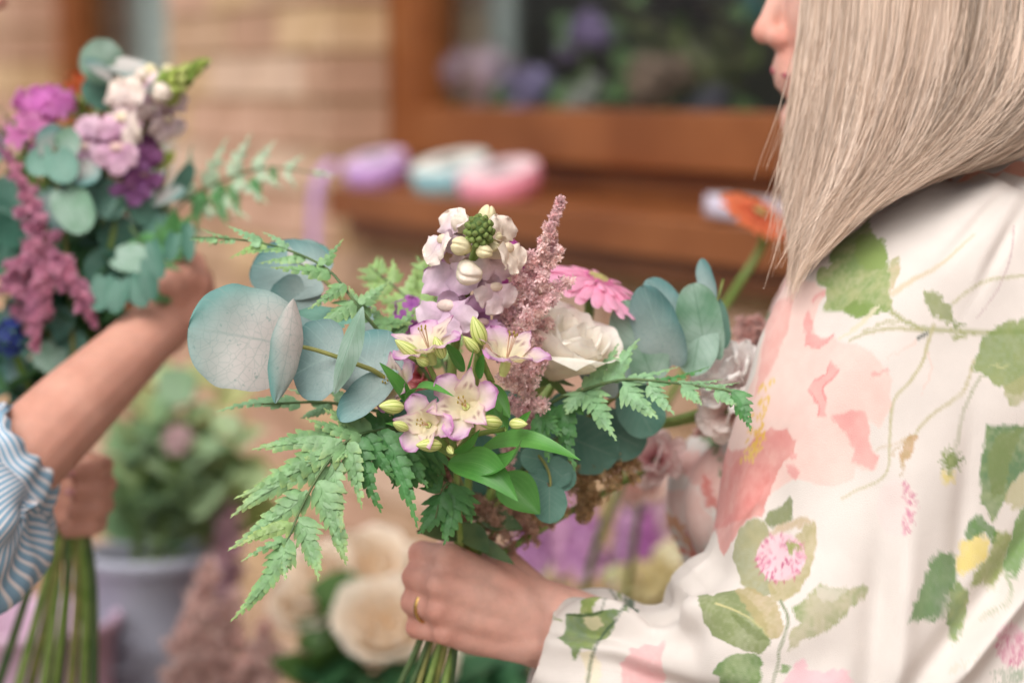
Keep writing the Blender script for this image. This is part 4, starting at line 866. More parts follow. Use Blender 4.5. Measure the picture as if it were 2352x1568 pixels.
mo(b4([(1210, 1000), (1250, 940), (1330, 1000), (1310, 1150), (1290, 1250), (1245, 1325), (1215, 1280), (1190, 1180)]), '#6f944c', '#a9b378')
mo(b4([(1480, 650), (1590, 660), (1540, 900), (1480, 980), (1340, 970), (1380, 880), (1460, 780)]), '#b3b380', '#9aa860')
mo(b4([(1290, 700), (1400, 660), (1450, 700), (1455, 780), (1380, 870), (1310, 895), (1255, 900), (1270, 800)]), '#ead678', '#f0de90')
mo(b4([(1340, 560), (1400, 545), (1480, 620), (1500, 690), (1460, 710), (1430, 660), (1300, 700), (1310, 640)]), '#4c8040', '#6f984c')
mo(b4([(1640, 510), (1700, 480), (1700, 760), (1620, 920), (1540, 890), (1580, 700)]), '#6f9a50', '#86a860')
mo(stroke(b4([(1550, 900), (1590, 1000), (1560, 1080), (1470, 1130), (1400, 1180)]), 6, 4), '#98aa78'); mo(stroke(b4([(1200, 1490), (1300, 1460), (1400, 1400)]), 4, 2), '#cfc4a0')
mo(b4(EL(1590, 1330, 90, 130)), '#eecad2', None, .7); clover(1590, 1330, 85, 120, 60)
for k in range(6): mo(stroke(b4([(1660, 1480 + 14 * k), (1560, 1500 + 22 * k), (1460 + 10 * k, 1500 + 40 * k)]), 4, 2), '#7d9a78')
for p in ([(300, 1130), (420, 1060), (520, 1090)],): pass
# motifs on parts of the sleeve and body out of the picture carry on with the same repeats
SHIRT = lin('#dcd3cc')
RIBS = [((2090, 425), (2300, 402), 1.715, .015), ((2030, 450), (2400, 440), 1.71, .045), ((1930, 528), (2500, 520), 1.70, .066), ((1822, 628), (2550, 630), 1.69, .078), ((1764, 765), (2560, 790), 1.685, .085), ((1738, 880), (2560, 950), 1.68, .088),
        ((1702, 1000), (2560, 1120), 1.68, .09), ((1674, 1100), (2570, 1320), 1.68, .092), ((1653, 1215), (2560, 1560), 1.675, .095), ((1636, 1284), (2420, 1800), 1.67, .098), ((1592, 1314), (2150, 1900), 1.67, .098),
        ((1550, 1338), (1900, 1850), 1.675, .088), ((1540, 1392), (1720, 1790), 1.68, .07), ((1478, 1402), (1560, 1720), 1.69, .056), ((1400, 1366), (1410, 1670), 1.695, .058), ((1318, 1366), (1270, 1640), 1.70, .05), ((1277, 1384), (1207, 1600), 1.70, .041), ((1285, 1400), (1222, 1580), 1.70, .036)]
def sfold(u, a):
    f = .0045 * np.sin(a * 5 + u * 5) * np.clip(u * 4, 0, 1) * np.clip((.95 - u) * 8, 0, 1)
    f = f + .003 * np.sin(a * 11 - u * 9 + 1.3) * np.clip((u - .25) * 3, 0, 1) + .0025 * np.sin(a * 7 + u * 26)
    f = f + .010 * np.exp(-((a - 2.1 - .4 * u) / .16) ** 2) * np.clip((u - .2) * 3, 0, 1) - .014 * np.exp(-((a - 2.45 - .3 * u) / .13) ** 2) * np.clip((u - .25) * 3, 0, 1)
    f = f + .006 * np.exp(-((a - 1.55 + .3 * u) / .14) ** 2) * np.clip((u - .3) * 3, 0, 1)
    c = np.clip((u - .74) * 8, 0, 1)                                          # gathers towards the cuff
    f = f + c * np.clip((1.02 - u) * 12, .25, 1) * (.0035 * np.sin(a * 4 + 22 * u) + .0015 * np.sin(a * 7 - 18 * u))
    return f * np.clip((.96 - u) * 9, .06, 1)
SV = ribs_surface(RIBS, 540, angles(470, 80), .85, sfold)
def drape(V, nf=470):                                                         # deep hanging fold and the crease at the elbow
    q = project(V.reshape(-1, 3))[0].reshape(*V.shape[:2], 2); x, y = q[..., 0], q[..., 1]; fr_ = np.zeros(V.shape[:2]); fr_[:, 3:nf - 3] = 1
    def seg(x0, y0, x1, y1):
        l = math.hypot(x1 - x0, y1 - y0); t = ((x - x0) * (x1 - x0) + (y - y0) * (y1 - y0)) / l / l; s = ((x - x0) * (y1 - y0) - (y - y0) * (x1 - x0)) / l; return t, s
    d = 0
    t, s = seg(2160, 1600, 2370, 1330); d = d + .016 * np.exp(-(s / 26) ** 2) * np.clip(t * 4, 0, 1) - .010 * np.exp(-((s - 60) / 34) ** 2)
    t, s = seg(2100, 1120, 2060, 1600); d = d + .006 * np.exp(-(s / 34) ** 2) * np.clip(t * 2, 0, 1) - .007 * np.exp(-((s + 60) / 40) ** 2) * np.clip(t * 2, 0, 1)
    t, s = seg(2230, 1000, 2190, 1400); d = d - .006 * np.exp(-(s / 28) ** 2) * np.exp(-((t - .5) / .5) ** 2)
    t, s = seg(1830, 1060, 1560, 1345); k = 1 / (1 + np.exp(s / 6.0)); d = d + .008 * k * np.exp(-np.clip(-s, 0, 1e9) / 70) * np.exp(-((t - .62) / .34) ** 4)
    t, s = seg(2330, 420, 2130, 640); d = d - .005 * np.exp(-(s / 18) ** 2) * np.exp(-((t - .3) / .45) ** 2); t, s = seg(2352, 470, 2230, 700); d = d - .004 * np.exp(-(s / 16) ** 2) * np.exp(-((t - .4) / .45) ** 2)
    return V - (d * fr_)[..., None] * FWD
SV = drape(SV)
blouse_t = Acc()
TR = [((2030, 500), (2330, 470), 1.80, .07), ((1880, 575), (2430, 560), 1.83, .12), ((1800, 660), (2470, 650), 1.855, .13), ((1766, 760), (2480, 760), 1.86, .13), ((1742, 860), (2480, 860), 1.86, .13), ((1680, 950), (2480, 950), 1.85, .135), ((1575, 1040), (2480, 1040), 1.835, .14), ((1538, 1120), (2480, 1120), 1.83, .14),
      ((1540, 1200), (2480, 1200), 1.83, .14), ((1580, 1285), (2470, 1290), 1.84, .14), ((1610, 1400), (2450, 1400), 1.85, .14), ((1620, 1560), (2440, 1560), 1.85, .14), ((1590, 1800), (2470, 1800), 1.85, .15), ((1570, 2000), (2480, 2000), 1.85, .15)]
def tfold(u, a): return .004 * np.sin(a * 9 + u * 6) + .003 * np.sin(a * 15 - u * 10)
TV = ribs_surface(TR, 280, angles(230, 60), .9, tfold)
TM = []
for p, c1, c2, al in (([(1000, 300), (1100, 150), (1300, 60), (1390, 200), (1380, 330), (1330, 520), (1250, 380), (1130, 250), (1060, 400), (1030, 560)], '#dda097', '#e9bdb4', .9), ([(1050, 420), (1200, 350), (1330, 600), (1250, 800), (1120, 640)], '#ecc8c0', '#e2b0a6', .7), ([(1240, 290), (1280, 330), (1290, 400), (1340, 490), (1330, 525), (1270, 500), (1225, 420)], '#d9756c', '#cf8078', .9),
                      ([(1270, 90), (1330, 30), (1430, 10), (1390, 320), (1340, 310), (1345, 200), (1290, 150)], '#4f6f3c', '#5f7f48', .95)): TM.append((z3(p), lin(c1), lin(c2), al, .6))
for p, w_, c in (([(1175, 10), (1100, 120), (1060, 240), (1040, 420)], 9, '#4d6048'), ([(1060, 560), (1120, 680), (1200, 810)], 12, '#d08a58'), ([(1130, 640), (1180, 760), (1230, 840)], 8, '#cf6a62')): TM.append((stroke(z3(p), w_, w_ * .6), lin(c), lin(c), .9, .2))
for p, c in (([(1800, 640), (1825, 610), (1850, 600), (1830, 680), (1800, 720)], '#e8b4ac'), ([(1775, 720), (1800, 680), (1800, 760), (1772, 800)], '#6f9060'), ([(1752, 790), (1775, 770), (1772, 860), (1748, 900)], '#93a878'), ([(1765, 690), (1790, 660), (1795, 690), (1770, 730)], '#efc0bc')): TM.append((p, lin(c), lin(c), .8, .4))
bl = mesh_obj('blouse', TV.reshape(-1, 3), gridF(280, 290, True), MT['cloth'], woman, col=cloth_print(TV, TM, SHIRT, 230))
mesh_obj('sleeve', SV.reshape(-1, 3), gridF(540, 550, True), MT['cloth'], bl, col=cloth_print(SV, MO, SHIRT, 470))
# far sleeve, collar and trousers
FS = ribs_surface([((2000, 540), (2300, 500), 2.0, .05), ((1850, 640), (2400, 640), 2.02, .07), ((1800, 900), (2350, 900), 2.03, .07), ((1760, 1200), (2300, 1250), 2.02, .07), ((1800, 1700), (2250, 1700), 2.0, .06)], 60, 60, .9, tfold)
mesh_obj('sleeve', FS.reshape(-1, 3), gridF(60, 60, True), MT['cloth'], bl, col=np.tile(SHIRT, (3600, 1)))
CL = ribs_surface([((2070, 445), (2420, 370), 1.78, .105), ((2085, 415), (2420, 345), 1.78, .09), ((2110, 400), (2410, 338), 1.78, .08)], 16, 90, 1.0, lambda u, a: .003 * np.sin(a * 12))
mesh_obj('collar', CL.reshape(-1, 3), gridF(16, 90, True), MT['cloth'], bl, col=np.tile(SHIRT, (16 * 90, 1)))
def trousers(parent, c, hipz, facing):
    a_ = Acc(); sd = np.cross(np.array([0, 0, 1.0]), facing)
    for s_ in (-1, 1):
        V, F = tubeVF([c + sd * s_ * .07 + np.array([0, 0, hipz]), c + sd * s_ * .085 + np.array([0, 0, hipz * .5]) + facing * .01, c + sd * s_ * .09 + np.array([0, 0, .06])], [.115, .075, .062], 20, 20); a_.add(V, F)
        V, F = ellV(c + sd * s_ * .09 + facing * .05 + np.array([0, 0, .045]), (.13, .045, .045), 10, 14, np.stack([facing, sd, np.array([0, 0, 1.0])], 1)); a_.add(V, F)
    V, F = ellV(c + np.array([0, 0, hipz]), (.14, .18, .13), 12, 16, np.stack([facing, sd, np.array([0, 0, 1.0])], 1)); a_.add(V, F)
    return a_.obj('trousers', MT['trousers'], parent)
trousers(woman, np.array([*P(2060, 1800, 1.85)[:2], 0.0]), .93, FWV)
# ---- the person at the left edge
lp2 = thing('person', 'person in a blue and white striped shirt reaching around the left bouquet', 'person', np.array([*P(-430, 1500, 2.0)[:2], 0.0]))
FL = nrm(np.array([1.0, .1, 0])); HL = P(-330, -200, 2.0); la = Acc(); Ql = head_blobs(la, HL, FL)
chain(la, [(P(-420, 300, 2.0), .06), (P(-440, 640, 2.0), .08), (P(-440, 1400, 2.0), .08)])
chain(la, [(P(-400, 650, 1.82), .055), (P(-260, 1000, 1.77), .045), (P(-130, 1270, 1.74), .04)])
chain(la, [(P(-130, 1270, 1.74), .04), (P(48, 1052, 1.80), .0345), (P(162, 940, 1.84), .032), (P(286, 822, 1.90), .027), (P(368, 745, 1.94), .0238)])
for k in (-1, 0, 1): chain(la, [(P(360 + k * 10, 755 + k * 8, 1.945), .0215), (P(420 + k * 12, 690 + k * 6, 1.95), .019)])
hm = [(395, 655, 1.925), (425, 645, 1.935), (450, 655, 1.945), (462, 680, 1.955)]
hp = [(375, 600, 1.945), (418, 592, 1.955), (445, 606, 1.965), (462, 640, 1.975)]
ht_ = [(345, 585, 1.975), (395, 575, 1.985), (425, 588, 1.99), (440, 615, 1.99)]
for i in range(4): chain(la, [(P(405, 715, 1.95), .018), (P(*hm[i]), .0128), (P(*hp[i]), .0104), (P(*ht_[i]), .0085)])
chain(la, [(P(375, 735, 1.945), .0185), (P(345, 700, 1.958), .0135), (P(318, 676, 1.975), .0105), (P(292, 662, 1.985), .0085)])
# other arm and hand round the stems
chain(la, [(P(-400, 700, 2.15), .055), (P(-250, 1150, 2.1), .045), (P(-40, 1180, 2.02), .036), (P(100, 1150, 1.98), .026)])
for i in range(4):
    y = 1062 + i * 44; x_ = (0, 8, 2, -14)[i]; chain(la, [(P(120, 1110 + i * 24, 1.97), .012), (P(196 + x_, y, 1.960), .0098), (P(240 + x_, y + 6, 1.940), .0080), (P(222 + x_, y + 18, 1.912), .0074), (P(168 + x_, y + 24, 1.904), .0066)])
V, F = ellV(P(165, 1130, 1.975), (M(50, 1.97), M(60, 1.97), .009), 12, 18, np.stack([RGT, -UPV, FWD], 1)); la.add(V, F)
body_mesh(la, .003, 3, MT['skin_tan'], lp2, colf=skin_col(lin('#cf9a87'), lin('#b87864'), [P(*q) for q in hm + hp], .016, .4)); eyes(Ql, lp2, FL)
for i in range(4):
    y = 1062 + i * 44; V, F = ellV(P(160, y + 24, 1.898), (M(14, 1.9), M(9, 1.9), .0022), 8, 12, np.stack([RGT, -UPV, FWD], 1)); mesh_obj('fingernail', V, F, MT['nail'], lp2) if i in (0, 1) else None
def strip_surface(ribs, nu, nv, fold, freq, name, parent, e=.9):
    V = ribs_surface(ribs, nu, nv, e, fold); s = np.concatenate([[0], np.cumsum(np.linalg.norm(np.diff(V.mean(1), axis=0), axis=1))]); u = np.linspace(0, 1, nu)[:, None]; a = np.linspace(0, 2 * np.pi, nv, endpoint=False)[None]
    s2 = s[:, None] * freq + .25 * np.sin(a * 3 + u * 4) + .12 * np.sin(a * 7 + u * 9); st = np.stack([s2, np.broadcast_to(a, s2.shape)], -1).reshape(-1, 2)
    return mesh_obj(name, V.reshape(-1, 3), gridF(nu, nv, True), MT['stripe'], parent, st=st)
def lf(u, a): return (.0025 * np.sin(a * 4 + u * 9) + .0015 * np.sin(a * 7 - u * 14) + .003 * np.sin(u * 19 + a * 2)) * np.clip((1 - u) * 5, .1, 1)
TL = [((-300, 470), (-580, 440), 1.98, .10), ((-190, 560), (-700, 540), 2.0, .17), ((-120, 750), (-760, 740), 2.0, .19), ((-110, 1000), (-770, 1000), 2.0, .19), ((-130, 1300), (-750, 1300), 2.0, .18), ((-110, 1800), (-770, 1800), 2.0, .18)]
sb_ = strip_surface(TL, 60, 60, tfold, 60, 'shirt', lp2)
strip_surface([((-470, 640), (-300, 560), 1.83, .05), ((-430, 800), (-200, 720), 1.80, .075), ((-330, 1100), (-60, 950), 1.765, .08), ((-240, 1330), (30, 1080), 1.745, .085), ((-110, 1440), (70, 1130), 1.745, .075), ((20, 1398), (82, 1140), 1.755, .062), ((100, 1290), (72, 1130), 1.765, .05), ((104, 1190), (45, 1060), 1.775, .044), ((100, 1150), (20, 1030), 1.78, .042)], 160, 140, lf, 175, 'sleeve', sb_)
strip_surface([((76, 1195), (-46, 985), 1.77, .050), ((98, 1192), (-36, 962), 1.775, .053), ((120, 1150), (-14, 940), 1.785, .053), ((127, 1095), (10, 928), 1.79, .050), ((118, 1062), (26, 940), 1.795, .044)], 60, 90, lambda u, a: .0018 * np.sin(a * 9 + u * 7), 190, 'rolled_cuff', sb_)
strip_surface([((-400, 700), (-250, 640), 2.15, .06), ((-350, 1150), (-120, 1050), 2.1, .07), ((-100, 1280), (-60, 1090), 2.04, .06), ((-30, 1270), (-20, 1100), 2.02, .05)], 50, 60, lf, 95, 'sleeve', sb_)
hc = Acc(); V, F = ellV(HL + np.array([-.022, 0, .014]), (.098, .084, .104), 16, 24); hc.add(V, F, lin('#8a7258')); hc.obj('hair', MT['hair'], lp2)
trousers(lp2, np.array([*P(-440, 1800, 2.0)[:2], 0.0]), .93, FL)
# ---------------------------------------------------------------- the bouquet in the woman's hand
GB = 'stems of the bouquet held by the person in the floral blouse'
GRIP = (1062, 1330, 1.703); FOOT = (965, 1600, 1.715)
# large silver leaves at the left
eucalyptus('eucalyptus branch with big round silvery leaves at the left of the near bouquet',
    [(1060, 1120, 1.66), (1000, 960, 1.60), (880, 865, 1.575), (825, 838, 1.567), (720, 802, 1.56), (648, 790, 1.556)],
    [((640, 788, 1.556), (432, 752, 1.545), 124, (-.12, .25, 1), 'euc', dict(cup=-.12, nu=30, nv=21, ruf=.035, heart=.28)),
     ((674, 686, 1.535), (632, 926, 1.535), 40, (.45, .10, .85), 'euc', dict(prof=p_lens, cup=-.3, nu=30, nv=15, ruf=.05, heart=0, arc=-.02)),
     ((784, 806, 1.568), (672, 862, 1.585), 98, (.05, .5, 1), 'euc_teal', dict(cup=.1, nu=26, nv=17)),
     ((834, 703, 1.54), (768, 905, 1.548), 28, (-.35, .15, .9), 'euc_green', dict(prof=p_lens, cup=.1, fold=-.7, heart=0, nu=28, nv=13, arc=-.04)),
     ((884, 868, 1.578), (792, 790, 1.60), 88, (.1, .25, 1), 'euc_teal', dict(nu=24, nv=15)),
     ((896, 862, 1.574), (782, 968, 1.555), 44, (-.35, .35, 1), 'euc_teal', dict(cup=.2, heart=.05, nu=24, nv=13, fold=.2)),
     ((790, 745, 1.60), (690, 712, 1.63), 40, (.1, .9, .6), 'euc_dark', {}),
     ((1010, 930, 1.60), (905, 960, 1.60), 46, (.2, .6, 1), 'euc_dark', {})], GB)
eucalyptus('blurred blue green eucalyptus pair behind the upper left fern',
    [(1010, 900, 1.66), (900, 780, 1.66), (800, 700, 1.67), (740, 640, 1.675), (690, 610, 1.68)],
    [((735, 640, 1.675), (578, 610, 1.69), 78, (-.1, .5, 1), 'euc_teal', dict(nu=22, nv=13, cup=.2)), ((700, 660, 1.67), (640, 745, 1.66), 60, (.2, .2, 1), 'euc_teal', {}), ((690, 600, 1.68), (735, 560, 1.70), 45, (.3, 1, .6), 'euc', {}), ((850, 760, 1.66), (800, 690, 1.67), 34, (.4, .3, 1), 'euc_teal', {})], GB)
eucalyptus('upright eucalyptus branch with oval leaves at the right of the near bouquet',
    [(1120, 1180, 1.69), (1300, 1000, 1.70), (1480, 860, 1.695), (1560, 790, 1.69), (1640, 700, 1.69), (1662, 640, 1.69)],
    [((1500, 868, 1.69), (1432, 690, 1.685), 62, (-.25, .1, 1), 'euc_green', dict(heart=.1, nu=22, nv=13)), ((1545, 838, 1.685), (1478, 655, 1.672), 62, (-.6, .05, 1), 'euc_teal', dict(heart=.1, nu=22, nv=13)), ((1548, 770, 1.69), (1492, 638, 1.695), 48, (.3, .3, 1), 'euc_teal', dict(heart=.05)),
     ((1618, 790, 1.685), (1592, 650, 1.68), 52, (-.15, .0, 1), 'euc_green', dict(heart=.4, nu=24, nv=15)), ((1612, 735, 1.686), (1590, 862, 1.683), 50, (-.15, .1, 1), 'euc_green', dict(heart=.1, nu=22)), ((1640, 700, 1.69), (1610, 594, 1.70), 26, (-.7, .1, .7), 'euc_teal', dict(heart=0)), ((1645, 700, 1.69), (1668, 800, 1.695), 26, (.7, .1, .7), 'euc_dark', {}),
     ((1420, 880, 1.675), (1336, 812, 1.67), 56, (-.1, .4, 1), 'euc_teal', dict(nu=22, nv=13)), ((1440, 880, 1.70), (1395, 760, 1.715), 50, (.1, .3, 1), 'euc_dark', {}), ((1450, 905, 1.70), (1500, 1000, 1.70), 56, (.1, .2, 1), 'euc_dark', {})], GB)
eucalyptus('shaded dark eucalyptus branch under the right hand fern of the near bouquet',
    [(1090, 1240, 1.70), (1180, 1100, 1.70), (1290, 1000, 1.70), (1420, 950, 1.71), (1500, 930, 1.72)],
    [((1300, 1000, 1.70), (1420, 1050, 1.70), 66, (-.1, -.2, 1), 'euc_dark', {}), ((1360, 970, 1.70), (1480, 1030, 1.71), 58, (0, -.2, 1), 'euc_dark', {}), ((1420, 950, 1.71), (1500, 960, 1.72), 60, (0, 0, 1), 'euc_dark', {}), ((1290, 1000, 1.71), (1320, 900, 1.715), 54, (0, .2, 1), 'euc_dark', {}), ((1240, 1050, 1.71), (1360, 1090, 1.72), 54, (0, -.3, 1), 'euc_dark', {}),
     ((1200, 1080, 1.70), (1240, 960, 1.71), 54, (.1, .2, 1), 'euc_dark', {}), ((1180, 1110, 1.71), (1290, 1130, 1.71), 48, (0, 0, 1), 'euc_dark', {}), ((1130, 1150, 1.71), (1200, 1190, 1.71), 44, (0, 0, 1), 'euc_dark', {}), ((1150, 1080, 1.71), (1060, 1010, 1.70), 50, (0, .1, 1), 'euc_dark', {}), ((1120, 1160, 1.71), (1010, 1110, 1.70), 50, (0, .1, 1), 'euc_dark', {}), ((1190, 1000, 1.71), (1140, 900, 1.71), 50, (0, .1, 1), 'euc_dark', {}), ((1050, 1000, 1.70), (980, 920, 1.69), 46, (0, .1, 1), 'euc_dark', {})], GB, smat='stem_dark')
eucalyptus('small eucalyptus sprig with tiny round leaves hanging above the hand',
    [(1150, 1000, 1.66), (1230, 1040, 1.64), (1262, 1090, 1.635), (1262, 1150, 1.633)],
    [((1258, 1060, 1.64), (1196, 1045, 1.635), 34, (-.2, .2, 1), 'euc_dark', {}), ((1262, 1068, 1.64), (1316, 1118, 1.64), 34, (.2, .1, 1), 'euc_dark', {}), ((1256, 1108, 1.635), (1210, 1090, 1.635), 26, (0, .3, 1), 'euc_dark', {}), ((1262, 1118, 1.633), (1262, 1202, 1.628), 40, (0, .05, 1), 'euc_dark', dict(heart=.12, nu=20, nv=13)), ((1268, 1100, 1.64), (1312, 1085, 1.64), 26, (.1, .4, 1), 'euc_dark', {})], GB, sr=.001)
# ferns
d0 = 1.555
fern('large light green fern frond spreading down at the lower left of the near bouquet',
    [(1060, 1150, 1.66), (940, 1000, 1.60), (860, 990, 1.57), (816, 1003, 1.56), (782, 1026, d0), (729, 1096, 1.55), (684, 1183, 1.545), (662, 1236, 1.54), (600, 1330, 1.538)],
    [(781, 1010, d0, 575, 1030, 1.555, 44, (.1, .6, 1), 9, {}), (785, 1008, d0, 532, 1140, 1.545, 44, (.15, .45, 1), 11, {}), (752, 1062, d0, 526, 1183, 1.54, 50, (.2, .5, 1), 12, {}), (706, 1126, 1.55, 520, 1261, 1.538, 40, (.2, .5, 1), 10, {}), (675, 1200, 1.545, 543, 1252, 1.535, 30, (.2, .5, 1), 8, dict(colf=fern_col(lin('#8fae6c'), lin('#a3b870'), lin('#c9cc80'), .7))),
     (763, 1056, d0, 786, 1224, 1.54, 40, (-.3, .2, 1), 9, {}), (724, 1104, 1.55, 792, 1298, 1.535, 48, (-.3, .2, 1), 10, {}), (686, 1186, 1.545, 732, 1334, 1.53, 40, (-.25, .2, 1), 9, {}), (662, 1236, 1.54, 552, 1288, 1.53, 20, (.2, .5, 1), 5, {}), (655, 1250, 1.54, 654, 1332, 1.53, 24, (-.2, .2, 1), 5, {}), (664, 1234, 1.54, 522, 1425, 1.53, 40, (-.1, .4, 1), 12, {}),
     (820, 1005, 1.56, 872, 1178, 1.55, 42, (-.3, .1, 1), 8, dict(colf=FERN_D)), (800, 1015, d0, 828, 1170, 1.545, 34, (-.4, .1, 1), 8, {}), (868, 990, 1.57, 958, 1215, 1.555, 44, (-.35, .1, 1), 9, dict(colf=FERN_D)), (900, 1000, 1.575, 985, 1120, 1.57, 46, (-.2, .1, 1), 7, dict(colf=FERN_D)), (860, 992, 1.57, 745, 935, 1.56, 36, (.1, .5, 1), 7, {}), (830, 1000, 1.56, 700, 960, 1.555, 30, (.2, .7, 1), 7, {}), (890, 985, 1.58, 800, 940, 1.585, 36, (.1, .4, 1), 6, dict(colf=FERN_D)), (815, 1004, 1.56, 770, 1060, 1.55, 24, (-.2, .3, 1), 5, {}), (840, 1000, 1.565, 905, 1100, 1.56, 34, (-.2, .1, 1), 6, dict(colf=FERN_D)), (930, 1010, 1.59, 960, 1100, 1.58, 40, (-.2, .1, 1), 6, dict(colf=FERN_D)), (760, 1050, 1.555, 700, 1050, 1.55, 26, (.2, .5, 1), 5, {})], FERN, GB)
fern('fern frond reaching right in front of the floral blouse',
    [(1120, 1120, 1.67), (1250, 940, 1.64), (1336, 898, 1.63), (1428, 872, 1.62), (1520, 876, 1.615), (1629, 890, 1.61), (1690, 905, 1.605), (1725, 960, 1.60)],
    [(1350, 892, 1.63, 1416, 1010, 1.60, 38, (-.1, .3, 1), 8, dict(colf=FERN_B)), (1430, 874, 1.62, 1513, 960, 1.60, 38, (.1, .3, 1), 8, dict(colf=FERN_B)), (1490, 876, 1.615, 1550, 950, 1.60, 28, (.1, .3, 1), 7, dict(colf=FERN_B)), (1565, 882, 1.612, 1612, 928, 1.60, 26, (0, .3, 1), 6, dict(colf=FERN_B)), (1640, 892, 1.61, 1692, 930, 1.60, 22, (0, .4, 1), 5, {}), (1680, 900, 1.605, 1724, 990, 1.595, 30, (-.3, .1, 1), 7, dict(colf=FERN_D)),
     (1400, 880, 1.622, 1470, 775, 1.64, 30, (-.1, .5, 1), 7, dict(colf=FERN_B)), (1350, 892, 1.63, 1420, 780, 1.65, 30, (-.2, .5, 1), 7, dict(colf=FERN_B)), (1420, 876, 1.62, 1560, 838, 1.63, 22, (0, .8, .7), 7, {}), (1500, 876, 1.615, 1632, 834, 1.63, 18, (0, .9, .6), 7, dict(colf=FERN_D)), (1560, 880, 1.612, 1662, 868, 1.62, 16, (0, .8, .7), 6, {}), (1610, 888, 1.61, 1700, 876, 1.615, 14, (0, .8, .7), 5, {}), (1650, 894, 1.608, 1721, 896, 1.61, 13, (0, .8, .7), 5, {}),
     (1340, 896, 1.63, 1300, 950, 1.62, 30, (-.1, .3, 1), 5, {}), (1300, 915, 1.635, 1320, 1080, 1.62, 40, (-.2, .1, 1), 7, dict(colf=FERN_D)), (1270, 930, 1.64, 1230, 1010, 1.62, 34, (-.2, .1, 1), 6, dict(colf=FERN_D)), (1310, 908, 1.635, 1390, 905, 1.62, 26, (0, .6, 1), 6, dict(colf=FERN_B))], FERN_B, GB)
fern('thin fern frond arching to the upper left above the silver leaves',
    [(1060, 1000, 1.67), (960, 830, 1.64), (880, 770, 1.62), (820, 700, 1.61), (760, 625, 1.62), (690, 585, 1.635), (610, 560, 1.65), (520, 548, 1.67), (440, 545, 1.69)],
    [(812, 690, 1.61, 728, 745, 1.60, 34, (-.2, .4, 1), 7, {}), (790, 650, 1.61, 706, 706, 1.60, 24, (-.2, .4, 1), 6, {}), (760, 625, 1.62, 620, 612, 1.615, 26, (0, .7, 1), 7, {}), (740, 610, 1.62, 790, 545, 1.63, 16, (.2, .6, 1), 5, {}), (700, 588, 1.635, 590, 600, 1.64, 20, (0, .8, .8), 6, FERN_L and {}), (650, 570, 1.64, 560, 578, 1.65, 14, (0, .8, .6), 6, {}), (660, 572, 1.64, 600, 528, 1.66, 16, (0, .8, .8), 6, dict(colf=FERN_B)), (610, 560, 1.65, 520, 590, 1.66, 18, (0, .6, .8), 6, dict(colf=FERN_L)), (600, 558, 1.65, 520, 512, 1.67, 18, (.1, .6, .8), 6, dict(colf=FERN_B)), (540, 550, 1.665, 470, 562, 1.68, 12, (0, .6, .6), 5, {}), (530, 548, 1.67, 458, 520, 1.69, 10, (0, .6, .6), 5, {}), (500, 547, 1.675, 430, 545, 1.69, 14, (0, .6, .6), 5, {}),
     (830, 700, 1.61, 900, 640, 1.62, 22, (.2, .5, 1), 6, {}), (860, 745, 1.62, 950, 740, 1.63, 26, (.1, .6, 1), 6, {}), (850, 735, 1.615, 800, 655, 1.62, 26, (-.1, .6, 1), 6, {}), (890, 775, 1.62, 850, 690, 1.63, 26, (-.1, .6, 1), 6, {}), (905, 785, 1.625, 960, 700, 1.64, 26, (.1, .4, 1), 6, {}), (930, 800, 1.63, 985, 760, 1.64, 26, (.1, .4, 1), 6, FERN_D and {}), (880, 770, 1.62, 840, 800, 1.61, 20, (-.2, .4, 1), 5, {})], FERN, GB)
fern_auto('pale fern frond behind the left side of the snapdragon', [(1040, 900, 1.70), (990, 760, 1.71), (930, 680, 1.72), (870, 630, 1.73), (850, 610, 1.735)], 7, .035, (.1, .4, 1), FERN_L, wr=.34, lobes=4, group=GB)
fern_auto('yellow green fern tip standing left of the snapdragon head', [(1030, 850, 1.71), (1010, 720, 1.72), (990, 640, 1.73), (960, 592, 1.74)], 6, .026, (.2, .2, 1), FERN_L, wr=.4, lobes=4, group=GB)
fern('single fern tip pointing left below the silver leaves', [(900, 950, 1.63), (760, 925, 1.63), (660, 925, 1.625), (600, 928, 1.62)], [(690, 922, 1.627, 495, 942, 1.615, 26, (0, .7, 1), 10, {}), (760, 925, 1.63, 690, 960, 1.62, 22, (0, .6, 1), 6, {}), (800, 930, 1.63, 745, 885, 1.64, 22, (0, .6, 1), 5, {}), (740, 924, 1.63, 660, 890, 1.63, 18, (0, .6, 1), 5, {})], FERN_B, GB)
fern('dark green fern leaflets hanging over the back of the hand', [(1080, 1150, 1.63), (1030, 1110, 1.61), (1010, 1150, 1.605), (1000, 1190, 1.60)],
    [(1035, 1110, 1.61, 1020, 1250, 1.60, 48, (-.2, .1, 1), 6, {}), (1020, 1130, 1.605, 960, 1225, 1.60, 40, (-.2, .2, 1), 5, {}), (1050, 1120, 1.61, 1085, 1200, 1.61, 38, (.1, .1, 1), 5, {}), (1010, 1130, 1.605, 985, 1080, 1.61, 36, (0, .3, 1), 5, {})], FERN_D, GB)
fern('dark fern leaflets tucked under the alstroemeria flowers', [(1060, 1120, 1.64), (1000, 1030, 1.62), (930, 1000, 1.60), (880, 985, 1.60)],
    [(930, 1000, 1.60, 900, 1120, 1.585, 44, (-.2, .1, 1), 6, {}), (965, 1015, 1.61, 940, 1130, 1.595, 44, (-.1, .1, 1), 6, {}), (1000, 1030, 1.62, 975, 1120, 1.60, 42, (0, .1, 1), 6, {}), (920, 998, 1.60, 870, 940, 1.60, 36, (0, .4, 1), 5, {}), (1240, 960, 1.62, 1290, 1000, 1.61, 26, (.1, .2, 1), 5, {}), (1230, 950, 1.62, 1262, 1060, 1.61, 30, (.1, .1, 1), 6, {})], FERN_D, GB)
